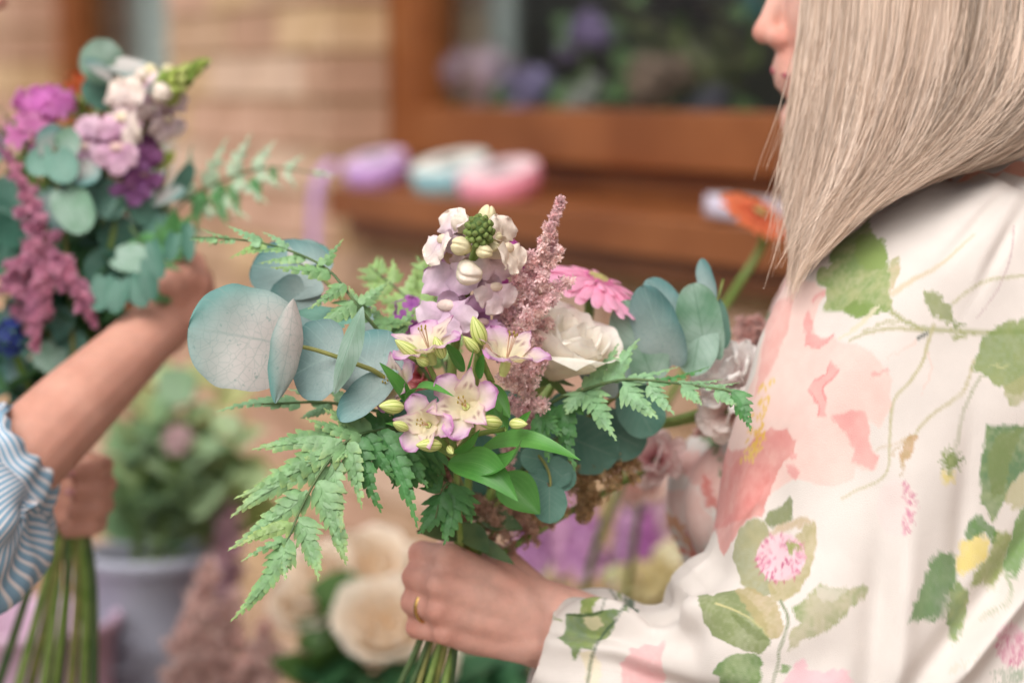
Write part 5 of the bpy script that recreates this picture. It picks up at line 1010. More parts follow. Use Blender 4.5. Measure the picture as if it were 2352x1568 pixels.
# snapdragon
sn = thing('snapdragon', 'pale snapdragon with a green tip rising at the centre of the near bouquet', 'snapdragon', P(1062, 1300, 1.70), GB)
tube('stem', [P(1062, 1300, 1.70), P(1040, 1050, 1.66), P(1035, 900, 1.635), P(1050, 760, 1.615), P(1072, 660, 1.60), P(1096, 560, 1.58), P(1100, 530, 1.57)], [.003, .0033, .0033, .003], MT['stem'], sn, n=40, k=10)
CW, CY, CL_, CP = lin('#f5e6d8'), lin('#eee2ba'), lin('#dcb6cc'), lin('#b06aa0')
sn_tip(sn, (1101, 530, 1.565), (.05, .75, .66), M(34, 1.57), 40)
for c, ax, r, col in (((1062, 513, 1.585), (-.6, .6, .5), 25, CW), ((1119, 497, 1.59), (.25, .95, .1), 23, CY), ((1060, 566, 1.567), (-.6, .2, .8), 25, CY), ((1138, 545, 1.58), (.8, .5, .4), 13, CY), ((1112, 577, 1.565), (.25, -.1, 1), 20, CY), ((1076, 626, 1.572), (-.15, -.3, 1), 33, CW), ((1134, 566, 1.575), (.7, .1, .6), 14, CY)):
    sn_bud(sn, c, ax, M(r, c[2]), col)
for c, ax, r, ca, cb, op in (((1022, 548, 1.59), (-.85, .35, .45), 44, lin('#dcc3cf'), CW, .8), ((1163, 566, 1.585), (.9, .15, .5), 42, lin('#ecdcc8'), CW, .8), ((1136, 655, 1.592), (.6, -.15, .8), 40, lin('#dcbfcc'), lin('#f2e0de'), 1.0), ((1028, 697, 1.595), (-.45, -.1, .9), 52, lin('#d8b6d0'), lin('#ecd6e2'), 1.1), ((1082, 590, 1.62), (.1, .3, -1), 36, CW, CW, .6), ((1150, 700, 1.625), (.7, 0, .4), 36, lin('#ccA4c4'), lin('#e6cad8'), 1.0), ((1000, 620, 1.62), (-.9, .2, -.2), 34, lin('#c88ec0'), lin('#e6bcdc'), .9), ((1108, 735, 1.60), (.2, -.4, .9), 34, lin('#b884b4'), lin('#dab4d0'), 1.0)):
    sn_floret(sn, c, ax, M(r, c[2]) , ca, cb, openk=op)
# astilbe plume
astilbe('feathery pink astilbe plume with a thin curved tip behind the snapdragon', [(1289, 458, 1.60), (1278, 490, 1.60), (1258, 545, 1.60), (1245, 600, 1.605), (1225, 660, 1.61), (1200, 740, 1.61), (1200, 840, 1.615), (1210, 940, 1.63), (1150, 1100, 1.67)], [.001, .0025, .006, .012, .022, .030, .030, .022, .004], 4800, (lin('#fde8e0'), lin('#eac0c8')), .0019, GB, branches=44, seed=4)
astilbe('pale pink astilbe behind the carnation beside the blouse', [(1740, 740, 1.80), (1715, 780, 1.80), (1700, 860, 1.80), (1600, 1000, 1.78)], [.004, .016, .02, .006], 2200, (lin('#ecccc4'), lin('#dcb4ac')), .0026, GB, branches=24, seed=6)
astilbe('dry brown astilbe drooping under the right side of the near bouquet', [(1445, 1060, 1.72), (1400, 1045, 1.715), (1340, 1060, 1.71), (1260, 1110, 1.70), (1150, 1200, 1.70)], [.010, .018, .02, .02, .012], 1500, (lin('#d4b98c'), lin('#bc9c72')), .0019, GB, branches=26, seed=8, droop=.8)
astilbe('dry pinkish astilbe just above the gripping fingers', [(1230, 1190, 1.70), (1160, 1180, 1.695), (1090, 1160, 1.69), (1060, 1200, 1.69)], [.012, .018, .02, .016], 2200, (lin('#d8b8a0'), lin('#bc9686')), .0018, GB, branches=20, seed=9, droop=.6)
astilbe('brown astilbe tuft between the hanging eucalyptus and the blouse', [(1330, 1180, 1.72), (1350, 1140, 1.72), (1340, 1090, 1.715), (1280, 1060, 1.71)], [.004, .012, .014, .006], 1200, (lin('#d4b890'), lin('#b8996c')), .0018, GB, branches=16, seed=10, droop=.5)
astilbe('dusty pink astilbe showing between leaves under the alstroemeria', [(1030, 1010, 1.63), (1010, 1060, 1.64), (1020, 1120, 1.65), (1050, 1180, 1.67)], [.008, .014, .016, .01], 1600, (lin('#e0b8a8'), lin('#c89a90')), .0019, GB, branches=18, seed=11)
# rose, gerbera, carnations
rose('large cream rose between the pink astilbe and the gerbera', (1288, 806, 1.650), (.36, .80, .34), M(112, 1.65), lin('#fffaf0'), lin('#fdf2dc'), GB, [(1200, 950, 1.68), (1120, 1150, 1.69), (1062, 1320, 1.703)], flare=.22, seed=5)
gerbera('bright pink gerbera tilted behind the cream rose', (1370, 650, 1.705), (.38, .86, .22), M(146, 1.705), lin('#fcbcd8'), lin('#f08cba'), [(1340, 760, 1.74), (1230, 950, 1.73), (1120, 1180, 1.70), (1062, 1330, 1.705)], GB, n=(26, 22, 16), droop=-.3)
carnation('pale pink ruffled carnation pressed against the floral blouse', (1672, 858, 1.715), (-.55, .55, .6), M(86, 1.735), lin('#fffaf6'), lin('#fdeeec'), 22, GB, stem=[(1560, 960, 1.76), (1400, 1000, 1.745), (1180, 1170, 1.725), (1075, 1310, 1.706)])
carnation('blush carnation lower against the blouse beside the fern tip', (1664, 948, 1.725), (-.4, -.1, .9), M(66, 1.745), lin('#fff4ee'), lin('#fbe0da'), 18, GB, stem=[(1560, 970, 1.765), (1400, 1010, 1.75), (1180, 1175, 1.725), (1075, 1315, 1.706)])
carnation('pink blossom in shade behind the dark eucalyptus leaves', (1500, 1050, 1.80), (-.3, .2, .9), M(66, 1.8), lin('#fbe4e0'), lin('#e8b4b8'), 18, GB, 'blossom', 'flower', [(1300, 1180, 1.72), (1075, 1320, 1.704)])
carnation('coral pink blossom peeping out under the alstroemeria leaves', (965, 860, 1.66), (-.2, .2, 1), M(36, 1.66), lin('#ec9a9c'), lin('#d9707c'), 16, GB, 'blossom', 'flower', [(1030, 1100, 1.69), (1062, 1320, 1.703)])
cluster('sweet_william', 'magenta blossoms half hidden behind the snapdragon and astilbe', 'flower', (1155, 615, 1.64), (.016, .012, .02), 12, .009, lin('#cf63b8'), lin('#b24a9c'), GB, stem=[(1100, 800, 1.66), (1062, 1320, 1.704)])
cluster('sweet_william', 'magenta blossom tip left of the lilac snapdragon floret', 'flower', (935, 725, 1.68), (.008, .008, .012), 6, .008, lin('#c77fc8'), lin('#a857b4'), GB, stem=[(1000, 900, 1.68), (1062, 1320, 1.704)])
# alstroemeria
al = thing('alstroemeria', 'lilac and cream alstroemeria with striped green buds at the front of the near bouquet', 'alstroemeria', P(1062, 1310, 1.70), GB)
for pts in ([(1062, 1310, 1.70), (1050, 1120, 1.62), (1045, 1040, 1.59), (1040, 990, 1.58)], [(1045, 1040, 1.59), (1090, 1000, 1.57), (1160, 985, 1.556)], [(1045, 1040, 1.59), (1010, 900, 1.58), (985, 840, 1.57)], [(1050, 1060, 1.60), (1100, 930, 1.59), (1130, 870, 1.575)], [(1050, 1060, 1.60), (960, 940, 1.58), (910, 930, 1.565)], [(1130, 880, 1.578), (1105, 820, 1.57), (1098, 790, 1.565)], [(1045, 1050, 1.59), (1010, 1030, 1.57), (990, 1022, 1.56)], [(1040, 1000, 1.58), (1065, 970, 1.57), (1068, 955, 1.565)]):
    tube('stem', [P(*q) for q in pts], [.0022, .0017], MT['stem'], al, n=18)
al_flower(al, (977, 775, 1.555), (-.25, .85, .45), M(62, 1.555), .95, .3)
al_flower(al, (1172, 792, 1.56), (.22, .90, .40), M(68, 1.56), .95, .0)
al_flower(al, (1064, 925, 1.545), (-.15, .25, .95), M(64, 1.545), .85, .5)
al_flower(al, (972, 972, 1.548), (-.35, .15, .92), M(54, 1.548), .8, .1)
al_flower(al, (900, 880, 1.575), (-.6, .35, .7), M(56, 1.575), .8, .8)
for b, tp, wp in (((1110, 790, 1.56), (1086, 726, 1.555), 19), ((1098, 808, 1.558), (1064, 772, 1.553), 13), ((962, 820, 1.555), (907, 780, 1.55), 16), ((1018, 822, 1.552), (998, 772, 1.55), 15), ((984, 836, 1.553), (955, 822, 1.548), 12), ((925, 935, 1.553), (870, 932, 1.545), 17), ((936, 985, 1.55), (902, 970, 1.543), 12), ((1012, 1022, 1.55), (955, 1022, 1.54), 16), ((1150, 972, 1.55), (1095, 966, 1.54), 17), ((1172, 972, 1.552), (1212, 974, 1.545), 13), ((1030, 1026, 1.552), (1040, 1042, 1.545), 9)): al_bud(al, b, tp, wp)
for b, tp, w, nv_, kw in (((1068, 850, 1.575), (1012, 790, 1.55), 20, (.5, .3, .8), dict(curl=.1)), ((945, 930, 1.57), (882, 832, 1.55), 20, (.5, .4, .8), dict(curl=-.1)), ((938, 935, 1.565), (1015, 872, 1.54), 24, (.1, .9, .5), dict(bend=.22, curl=-.35)), ((1068, 870, 1.57), (1088, 800, 1.55), 16, (.9, .2, .4), {}), ((1100, 870, 1.57), (1112, 810, 1.56), 16, (-.6, .3, .8), {}),
                          ((1040, 1062, 1.575), (1208, 1012, 1.525), 32, (.2, .55, .8), dict(bend=-.20, curl=.05, cup=.25, nu=24)), ((1095, 1040, 1.58), (1325, 1036, 1.545), 32, (.0, .75, .65), dict(bend=.16, curl=-.10, cup=.2, nu=24)), ((1030, 1060, 1.575), (1190, 1150, 1.55), 40, (.15, -.05, 1), dict(arc=-.16, bend=.1, nu=24)), ((1145, 975, 1.56), (1155, 935, 1.55), 9, (.9, 0, .4), {}), ((1180, 985, 1.56), (1228, 942, 1.55), 10, (.3, .5, .8), dict(curl=.2)), ((940, 985, 1.56), (885, 972, 1.55), 14, (0, .8, .5), {}), ((1150, 1090, 1.63), (1240, 1180, 1.62), 46, (.2, .1, 1), {}), ((1130, 930, 1.60), (1160, 1010, 1.59), 26, (0, .1, 1), {}), ((1120, 880, 1.59), (1172, 960, 1.585), 22, (.2, .1, 1), {}), ((1035, 1040, 1.57), (1102, 985, 1.55), 16, (.6, .3, .7), dict(bend=.1))):
    args = dict(nu=18, nv=9, cup=.25, fold=.1); args.update(kw)
    blade('leaf', P(*b), P(*tp), cv(*nv_), M(w, b[2]), p_lance, MT['lily_leaf'], al, **args)
# dark collar leaves round the grip and the stems under the hand
for i, (b, tp, w, lab) in enumerate((((1070, 1220, 1.69), (965, 1215, 1.66), 26, 'left'), ((1080, 1230, 1.68), (1180, 1290, 1.665), 18, 'right'), ((1060, 1200, 1.68), (1120, 1262, 1.655), 30, 'middle'), ((1090, 1170, 1.69), (1200, 1210, 1.68), 30, 'far right'))):
    lt = blade('leaf', P(*b), P(*tp), cv(.1, .4, 1), M(w, 1.68), p_lance, MT['euc_dk2'] if 'euc_dk2' in MT else MT['stem_dark'], al, nu=14, nv=7, curl=-.1)
rs = random.Random(5)
STM = [((1062, 1230), (905, 1600), 10, 'stem_dark'), ((1050, 1250), (935, 1600), 9, 'stem_dark'), ((1068, 1240), (972, 1605), 11, 'stem'), ((1075, 1240), (992, 1605), 10, 'stem_olive'), ((1080, 1240), (1015, 1605), 11, 'stem'), ((1058, 1240), (950, 1610), 8, 'stem_olive'), ((1072, 1230), (1030, 1610), 9, 'stem_dark')]
st_t = thing('stem_bunch', 'bunch of green cut stems coming out below the hand', 'stems', P(965, 1600, 1.715), GB)
for i, (a_, b_2, w, m_) in enumerate(STM):
    dd = (rs.random() - .5) * .012; tube('stem', [P(a_[0], a_[1], 1.70 + dd), P((a_[0] + b_2[0]) / 2 + rs.random() * 8, (a_[1] + b_2[1]) / 2, 1.707 + dd), P(b_2[0], b_2[1], 1.715 - dd)], [M(w, 1.7) * .8] * 2, MT[m_], st_t, n=14, k=8)
# ---------------------------------------------------------------- the bouquet of the person at the left
GL = 'stems of the left bouquet'; D = 1.97
def E2(label, stem, lv): return eucalyptus(label, stem, [((bx, by, dd), (tx, ty, dd - .01), w, n_, m_) for bx, by, tx, ty, dd, w, n_, m_ in lv], GL)
E2('eucalyptus leaves standing at the top of the left bouquet', [(170, 1150, 1.98), (230, 600, 1.98), (250, 300, 1.98), (262, 160, 1.97)],
   [(262, 158, 186, 118, 1.97, 52, (-.1, .2, 1), 'euc_green'), (268, 150, 350, 180, 1.96, 36, (.2, .8, .8), 'euc'), (255, 180, 192, 140, 1.955, 30, (0, .9, .7), 'euc'), (255, 230, 190, 190, 1.98, 38, (.1, .1, 1), 'euc_dark'), (255, 260, 320, 260, 1.99, 36, (.1, .1, 1), 'euc_dark')])
E2('green eucalyptus trio below the magenta blossoms of the left bouquet', [(180, 1150, 1.96), (160, 650, 1.95), (130, 420, 1.94), (125, 340, 1.94)],
   [(135, 350, 90, 300, 1.945, 46, (0, .6, .8), 'euc'), (140, 345, 182, 310, 1.94, 36, (.1, .3, 1), 'euc_green'), (118, 350, 70, 400, 1.935, 36, (-.1, .1, 1), 'euc_dark'), (130, 355, 160, 420, 1.93, 38, (.1, .1, 1), 'euc_dark'), (170, 390, 222, 415, 1.94, 40, (0, .6, .8), 'euc'), (120, 450, 150, 530, 1.94, 40, (-.1, .2, 1), 'euc_teal'), (150, 440, 195, 535, 1.93, 46, (.1, .2, 1), 'euc_green'), (230, 430, 270, 500, 1.96, 40, (.1, .1, 1), 'euc_dark'), (100, 440, 95, 520, 1.96, 34, (-.2, .1, 1), 'euc_dark')])
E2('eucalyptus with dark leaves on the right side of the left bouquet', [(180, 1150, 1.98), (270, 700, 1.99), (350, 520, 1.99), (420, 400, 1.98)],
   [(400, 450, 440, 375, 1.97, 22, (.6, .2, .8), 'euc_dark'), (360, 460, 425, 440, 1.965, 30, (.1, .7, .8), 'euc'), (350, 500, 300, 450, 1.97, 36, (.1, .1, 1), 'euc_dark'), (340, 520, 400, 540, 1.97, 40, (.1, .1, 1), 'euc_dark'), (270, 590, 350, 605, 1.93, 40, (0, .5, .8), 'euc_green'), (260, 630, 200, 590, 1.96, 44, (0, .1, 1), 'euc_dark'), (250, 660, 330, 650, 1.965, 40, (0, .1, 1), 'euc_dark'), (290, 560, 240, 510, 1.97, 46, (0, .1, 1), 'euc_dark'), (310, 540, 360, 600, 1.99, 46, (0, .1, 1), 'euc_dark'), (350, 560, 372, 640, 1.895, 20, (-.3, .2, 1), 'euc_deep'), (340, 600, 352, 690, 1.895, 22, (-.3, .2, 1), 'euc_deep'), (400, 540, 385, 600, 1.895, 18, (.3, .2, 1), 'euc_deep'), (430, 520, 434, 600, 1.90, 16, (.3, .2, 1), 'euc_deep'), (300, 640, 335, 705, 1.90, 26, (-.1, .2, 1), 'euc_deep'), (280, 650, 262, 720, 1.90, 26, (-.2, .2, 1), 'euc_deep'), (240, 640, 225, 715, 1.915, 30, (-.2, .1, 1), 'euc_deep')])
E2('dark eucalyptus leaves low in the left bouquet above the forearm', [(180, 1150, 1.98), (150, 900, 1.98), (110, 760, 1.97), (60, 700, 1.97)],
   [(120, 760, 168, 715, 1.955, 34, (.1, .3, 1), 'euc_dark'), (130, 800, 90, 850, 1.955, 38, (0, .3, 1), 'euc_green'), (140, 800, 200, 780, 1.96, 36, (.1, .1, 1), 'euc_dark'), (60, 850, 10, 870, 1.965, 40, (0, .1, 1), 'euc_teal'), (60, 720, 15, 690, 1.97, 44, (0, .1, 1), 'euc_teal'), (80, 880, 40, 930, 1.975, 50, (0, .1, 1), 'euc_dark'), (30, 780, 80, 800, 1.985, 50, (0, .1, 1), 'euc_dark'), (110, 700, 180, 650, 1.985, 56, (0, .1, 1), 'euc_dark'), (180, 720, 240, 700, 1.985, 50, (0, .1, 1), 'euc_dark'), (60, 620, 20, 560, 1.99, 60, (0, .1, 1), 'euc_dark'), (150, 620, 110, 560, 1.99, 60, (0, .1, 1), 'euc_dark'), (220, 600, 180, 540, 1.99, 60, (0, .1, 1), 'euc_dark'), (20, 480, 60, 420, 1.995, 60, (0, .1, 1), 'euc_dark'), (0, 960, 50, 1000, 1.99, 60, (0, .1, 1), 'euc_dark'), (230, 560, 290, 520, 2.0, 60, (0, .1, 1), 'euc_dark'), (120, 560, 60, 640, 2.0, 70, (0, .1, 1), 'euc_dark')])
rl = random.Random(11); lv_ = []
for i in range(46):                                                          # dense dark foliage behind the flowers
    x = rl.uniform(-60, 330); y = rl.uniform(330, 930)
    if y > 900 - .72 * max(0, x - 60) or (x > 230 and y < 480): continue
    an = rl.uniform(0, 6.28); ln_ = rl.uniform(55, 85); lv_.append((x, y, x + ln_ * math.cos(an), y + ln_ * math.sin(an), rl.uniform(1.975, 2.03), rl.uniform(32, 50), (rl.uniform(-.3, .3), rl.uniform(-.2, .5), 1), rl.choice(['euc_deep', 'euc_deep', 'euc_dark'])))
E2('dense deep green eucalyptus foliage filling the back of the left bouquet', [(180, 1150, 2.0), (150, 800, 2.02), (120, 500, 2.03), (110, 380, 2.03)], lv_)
s2 = thing('snapdragon', 'white snapdragon with green tip leaning right at the top of the left bouquet', 'snapdragon', P(170, 1180, 1.97), GL)
tube('stem', [P(170, 1180, 1.97), P(230, 700, 1.97), P(290, 400, 1.96), P(350, 250, 1.95), P(475, 145, 1.94)], [.0035, .003], MT['stem'], s2, n=30)
for i in range(30):                                                          # green unopened buds spiralling up to the tip
    q = i / 29; a_ = i * 2.39996; rr_ = 25 * (1 - q) + 5; cx, cy = 378 + 98 * q, 205 - 66 * q
    V, F = ellV(P(cx + rr_ * .56 * math.cos(a_), cy + rr_ * .8 * math.cos(a_), 1.94 - M(rr_, 1.94) * math.sin(a_)), (M(14 - 8 * q, 1.94),) * 2 + (M(18 - 10 * q, 1.94),), 8, 10, frame(cv(.75 + .4 * math.cos(a_), .6 + .5 * math.cos(a_), math.sin(a_))))
    mesh_obj('bud', V, F, MT['puff'], s2, col=np.tile(lin(('#a9b85e', '#8aa24c', '#bcc676')[i % 3]), (len(V), 1)))
for c, ax, r, col in (((372, 212, 1.93), (-.1, -.2, 1), 26, CW), ((350, 170, 1.945), (-.4, .8, .4), 20, CY), ((330, 178, 1.94), (-.6, .6, .6), 20, CW), ((385, 165, 1.95), (.2, .9, .2), 16, CY), ((400, 225, 1.95), (.6, -.5, .4), 14, CY)): sn_bud(s2, c, ax, M(r, c[2]), col)
for c, ax, r, ca, cb in (((285, 265, 1.93), (-.7, -.2, .8), 48, lin('#e4cfcc'), CW), ((305, 215, 1.94), (-.6, .4, .6), 38, lin('#e0c2d0'), lin('#efd9dc')), ((385, 270, 1.95), (.6, -.5, .6), 36, lin('#d8bfca'), lin('#ecdad6')), ((270, 335, 1.93), (-.3, -.2, 1), 40, lin('#c795b4'), lin('#dcb6c8')), ((200, 335, 1.95), (-.7, -.1, .7), 38, lin('#d4a8c4'), lin('#e4c6d4')), ((330, 395, 1.95), (.5, -.4, .7), 34, lin('#8c4a86'), lin('#b077ac')), ((300, 420, 1.95), (-.1, -.5, .8), 34, lin('#7a3f78'), lin('#b27cb4')), ((330, 300, 1.96), (.5, 0, .7), 30, lin('#6f3a68'), lin('#9c6a94')), ((190, 295, 1.96), (-.5, .3, .7), 20, lin('#d8a6bc'), lin('#e2b8c8'))):
    sn_floret(s2, c, ax, M(r, c[2]), ca, cb)
cluster('sweet_william', 'bright magenta sweet william heads at the top left of the left bouquet', 'flower', (100, 240, 1.98), (.024, .012, .010), 12, .012, lin('#f2a4e2'), lin('#dc7ccc'), GL, stem=[(120, 600, 1.99), (170, 1150, 1.98)])
cluster('sweet_william', 'pink blossoms at the left frame edge above the pink astilbe', 'flower', (60, 315, 1.96), (.022, .018, .016), 9, .014, lin('#e59ac8'), lin('#c66aa8'), GL, stem=[(110, 600, 1.99), (170, 1150, 1.98)])
cluster('muscari', 'small deep blue flower low in the left bouquet', 'flower', (22, 778, 1.94), (.010, .010, .016), 14, .007, lin('#3a4fa0'), lin('#2c3c86'), GL, stem=[(90, 950, 1.97), (170, 1150, 1.98)])
cluster('orange_blossom', 'orange blossom half hidden at the top of the left bouquet', 'flower', (185, 205, 2.02), (.012, .008, .012), 8, .009, lin('#cf6a3c'), lin('#b9552c'), GL, stem=[(190, 600, 2.0), (170, 1150, 1.98)])
leafy('leafy_sprig', 'dark leafy sprig filling the lower middle of the left bouquet', 'sprig', (190, 900, 1.99), [(300, 600, 1.965), (240, 480, 1.975), (150, 560, 1.965), (60, 600, 1.97), (200, 690, 1.955), (40, 880, 1.96)], .42, one('#5c8450', '#44704a'), GL, nl=9, lk=.035)
leafy('leafy_sprig', 'yellow green leafy sprig under the snapdragon of the left bouquet', 'sprig', (190, 700, 2.0), [(370, 340, 1.99), (385, 390, 1.98), (340, 370, 2.0)], .3, one('#a9b840', '#8fa63c'), GL, nl=5, lk=.03)
leafy('leafy_sprig', 'light green leafy sprig among the magenta flowers of the left bouquet', 'sprig', (150, 600, 2.0), [(120, 270, 2.0), (200, 240, 2.0), (10, 260, 2.0), (60, 340, 2.0), (215, 290, 1.99)], .3, one('#93a648', '#5f8440'), GL, nl=5, lk=.035)
for i, (ax, rad, lab) in enumerate((([(15, 350, 1.93), (60, 440, 1.92), (90, 520, 1.915), (70, 640, 1.92), (60, 760, 1.94)], [.004, .010, .018, .022, .018], 'large rose pink astilbe plume on the left side of the left bouquet'),
                        ([(215, 740, 1.915), (180, 660, 1.91), (120, 600, 1.915), (60, 560, 1.92)], [.004, .010, .014, .016], 'rose pink astilbe branch drooping right over the dark leaves'),
                        ([(82, 800, 1.905), (84, 730, 1.905), (95, 660, 1.91), (100, 600, 1.915)], [.003, .007, .012, .016], 'rose pink astilbe branch hanging straight down in the left bouquet'),
                        ([(15, 660, 1.92), (40, 615, 1.915), (70, 600, 1.915), (90, 560, 1.92)], [.006, .010, .012, .014], 'rose pink astilbe branch bending to the left frame edge'))):
    astilbe(lab, ax, rad, 3600, (lin('#ecb2c6'), lin('#c88aa8')), .0019, GL, branches=28, seed=20 + i, droop=.3)
fern_auto('green fern hanging over the hand of the person at the left', [(330, 640, 1.94), (390, 560, 1.93), (420, 530, 1.92), (432, 600, 1.915)], 7, .03, (-.1, .3, 1), FERN_D, wr=.34, lobes=4, group=GL)
fern_auto('dark fern fringe beside the wrist of the person at the left', [(300, 520, 1.95), (350, 600, 1.925), (372, 660, 1.92), (376, 700, 1.915)], 6, .024, (-.1, .2, 1), FERN_D, wr=.36, lobes=4, group=GL)
fern_auto('large blurred fern frond spreading right from the left bouquet', [(330, 560, 1.99), (430, 460, 1.98), (520, 410, 1.97), (620, 385, 1.965), (745, 402, 1.96)], 6, .060, (.1, .35, 1), fern_col(lin('#b8ccae'), lin('#a4c09c'), lin('#c4d4a8'), .4), wr=.22, ang=60, lobes=5, group=GL, droop=-.15)
fern('fern leaflets dangling from the large blurred frond', [(430, 460, 1.98), (520, 410, 1.97), (600, 390, 1.966)], [(500, 425, 1.97, 522, 520, 1.96, 24, (0, .2, 1), 5, {}), (540, 410, 1.97, 553, 502, 1.96, 22, (0, .2, 1), 5, {}), (575, 410, 1.967, 597, 470, 1.96, 18, (0, .2, 1), 5, {}), (460, 440, 1.975, 450, 530, 1.97, 24, (0, .2, 1), 5, {}), (620, 385, 1.965, 635, 425, 1.96, 12, (0, .2, 1), 4, {})], FERN_D, GL)
st2 = thing('stem_bunch', 'long green stems hanging below the left bouquet in the lower left corner', 'stems', P(130, 1700, 1.99), GL)
for i, (x0, x1, m_) in enumerate(((150, 30, 'stem'), (165, 118, 'stem'), (190, 215, 'stem_dark'), (140, 95, 'stem'), (175, 160, 'stem_olive'), (180, 190, 'stem'), (130, -20, 'stem_dark'), (160, 60, 'stem_olive'), (155, 130, 'stem_dark'))):
    tube('stem', [P(x0 + 10, 900, 1.975), P(x0, 1140, 1.97), P((x0 + x1) / 2 + 12, 1350, 1.975), P(x1, 1620, 1.98 + .01 * (i % 3))], [.0036, .0034, .004], MT[m_], st2, n=22)
# ---------------------------------------------------------------- table, buckets and flowers in front of the wall
tb = thing('table', 'wooden table carrying the flower buckets below the picture', 'table', np.array([-.2, 2.72, 0]))
TZ = .56
V, F = box((-.95, 2.36, TZ - .03), (.30, 3.05, TZ)); mesh_obj('tabletop', V, F, MT['table'], tb, smooth=False)
for x in (-.9, .22):
    for y in (2.4, 2.97):
        V, F = box((x, y, 0), (x + .05, y + .05, TZ - .03)); mesh_obj('leg', V, F, MT['table'], tb, smooth=False)
def bucket(label, x, y, r0, r1, h, m, cat='bucket', z0=TZ):
    t = thing('bucket', label, cat, np.array([x, y, z0]), 'flower buckets on the table'); zs = np.array([0, 0, .2, .7, .72, .74, .94, .945, .97, .985, 1.0, 1.0, .97, .5, .03, .03]) * h
    rr = np.array([0, r0, r0 + (r1 - r0) * .2, r0 + (r1 - r0) * .7, r0 + (r1 - r0) * .72 + .002, r0 + (r1 - r0) * .74, r0 + (r1 - r0) * .94, r1 + .001, r1 + .005, r1 + .006, r1 + .004, r1, r1 - .004, r0 + (r1 - r0) * .5 - .003, r0 - .003, 0]); a = np.linspace(0, 2 * np.pi, 48, endpoint=False)
    V = np.stack([x + rr[:, None] * np.cos(a), y + rr[:, None] * np.sin(a), z0 + np.broadcast_to(zs[:, None], (16, 48))], -1).reshape(-1, 3); mesh_obj('body', V, gridF(16, 48, True), m, t)
    for s_ in (-1, 1):
        V, F = tubeVF([(x + s_ * (r1 + .005), y, z0 + h * .93), (x + s_ * (r1 + .022), y, z0 + h * .9), (x + s_ * (r1 + .02), y, z0 + h * .82), (x + s_ * (r1 - .004), y, z0 + h * .8)], [.003], 10, 6); mesh_obj('handle', V, F, MT['zinc'], t)
    return t
gb = P(345, 1262, 2.75); bucket('grey bucket full of green foliage below the left forearm', gb[0], gb[1], .055, .073, gb[2] - TZ, MT['zinc'])
mb = P(30, 1440, 2.6); bucket('mauve pink bucket in the lower left corner behind the stems', mb[0], mb[1] + .06, .08, .10, mb[2] - TZ, MT['mauve'])
GF = 'foliage sprigs in the grey bucket'
for i, (tp, bx, c1, c2, lab) in enumerate((((300, 930, 2.70), 320, '#a8bc88', '#7c9c70', 'dark green leafy sprig at the left of the grey bucket'), ((370, 880, 2.72), 340, '#c8cc90', '#a0b07c', 'tall green leafy sprig in the middle of the grey bucket'), ((440, 920, 2.70), 355, '#a0b888', '#789870', 'dark green leafy sprig right of centre in the grey bucket'), ((510, 890, 2.75), 370, '#d0cc90', '#b0b478', 'yellow green leafy sprig leaning right from the grey bucket'), ((545, 1000, 2.70), 375, '#b0c490', '#88a47c', 'low green leafy sprig on the right of the grey bucket'), ((270, 1040, 2.72), 310, '#90aa78', '#6c906c', 'low dark sprig behind the fist at the left bouquet'), ((420, 1050, 2.68), 350, '#a4bc90', '#7c9c7c', 'short green sprig at the front of the grey bucket'), ((590, 1090, 2.78), 385, '#ccd08c', '#aac070', 'pale green sprig spreading furthest right from the grey bucket'))):
    leafy('leafy_sprig', lab, 'sprig', (bx, 1300, 2.75), [tp, (tp[0] + 30, tp[1] + 110, tp[2])], .42, one(c1, c2), GF, nl=7, lk=.05)
cluster('blossom', 'small pale pink blossom among the foliage of the grey bucket', 'flower', (408, 1010, 2.66), (.012, .012, .012), 6, .014, lin('#e0c4c4'), lin('#c9a4ac'), None, stem=[(380, 1150, 2.72), (350, 1290, 2.75)])
rb = P(800, 1640, 2.5); bucket('grey bucket holding the cream roses behind the hand', rb[0], rb[1], .055, .072, rb[2] - TZ, MT['zinc'])
GR_ = 'cream roses in the bucket behind the hand'
for i, (x, y, d, r, lab) in enumerate(((735, 1330, 2.52, 70, 'cream rose at the upper left of the rose bucket'), (850, 1310, 2.55, 80, 'cream rose at the top of the rose bucket next to the fern'), (885, 1440, 2.42, 92, 'largest cream rose low beside the gripping hand'), (690, 1400, 2.5, 60, 'small cream rose at the left end of the rose bunch'), (930, 1340, 2.6, 70, 'cream rose partly hidden behind the fingers'), (960, 1510, 2.45, 70, 'cream rose at the bottom behind the cut stems'))):
    rose(lab, (x, y, d), (-.2 + .1 * i, .6, .7), M(r, d), lin('#fff2e0'), lin('#fde8cc'), GR_, [(800, 1600, 2.5), (800, 1680, 2.5)], seed=30 + i)
leafy('leafy_sprig', 'dark green rose leaves between the cream roses', 'sprig', (790, 1650, 2.48), [(770, 1385, 2.46), (760, 1420, 2.45), (740, 1500, 2.46), (830, 1540, 2.44)], .5, one('#5a7a3c', '#476a34'), None, nl=4, lk=.05)
leafy('leafy_sprig', 'deep green leaves at the bottom edge under the hand', 'sprig', (1100, 1700, 2.45), [(1080, 1560, 2.45), (1160, 1550, 2.45), (1020, 1580, 2.44), (720, 1560, 2.44), (870, 1570, 2.4)], .5, one('#4a7a50', '#3a6644'), None, nl=6, lk=.06)
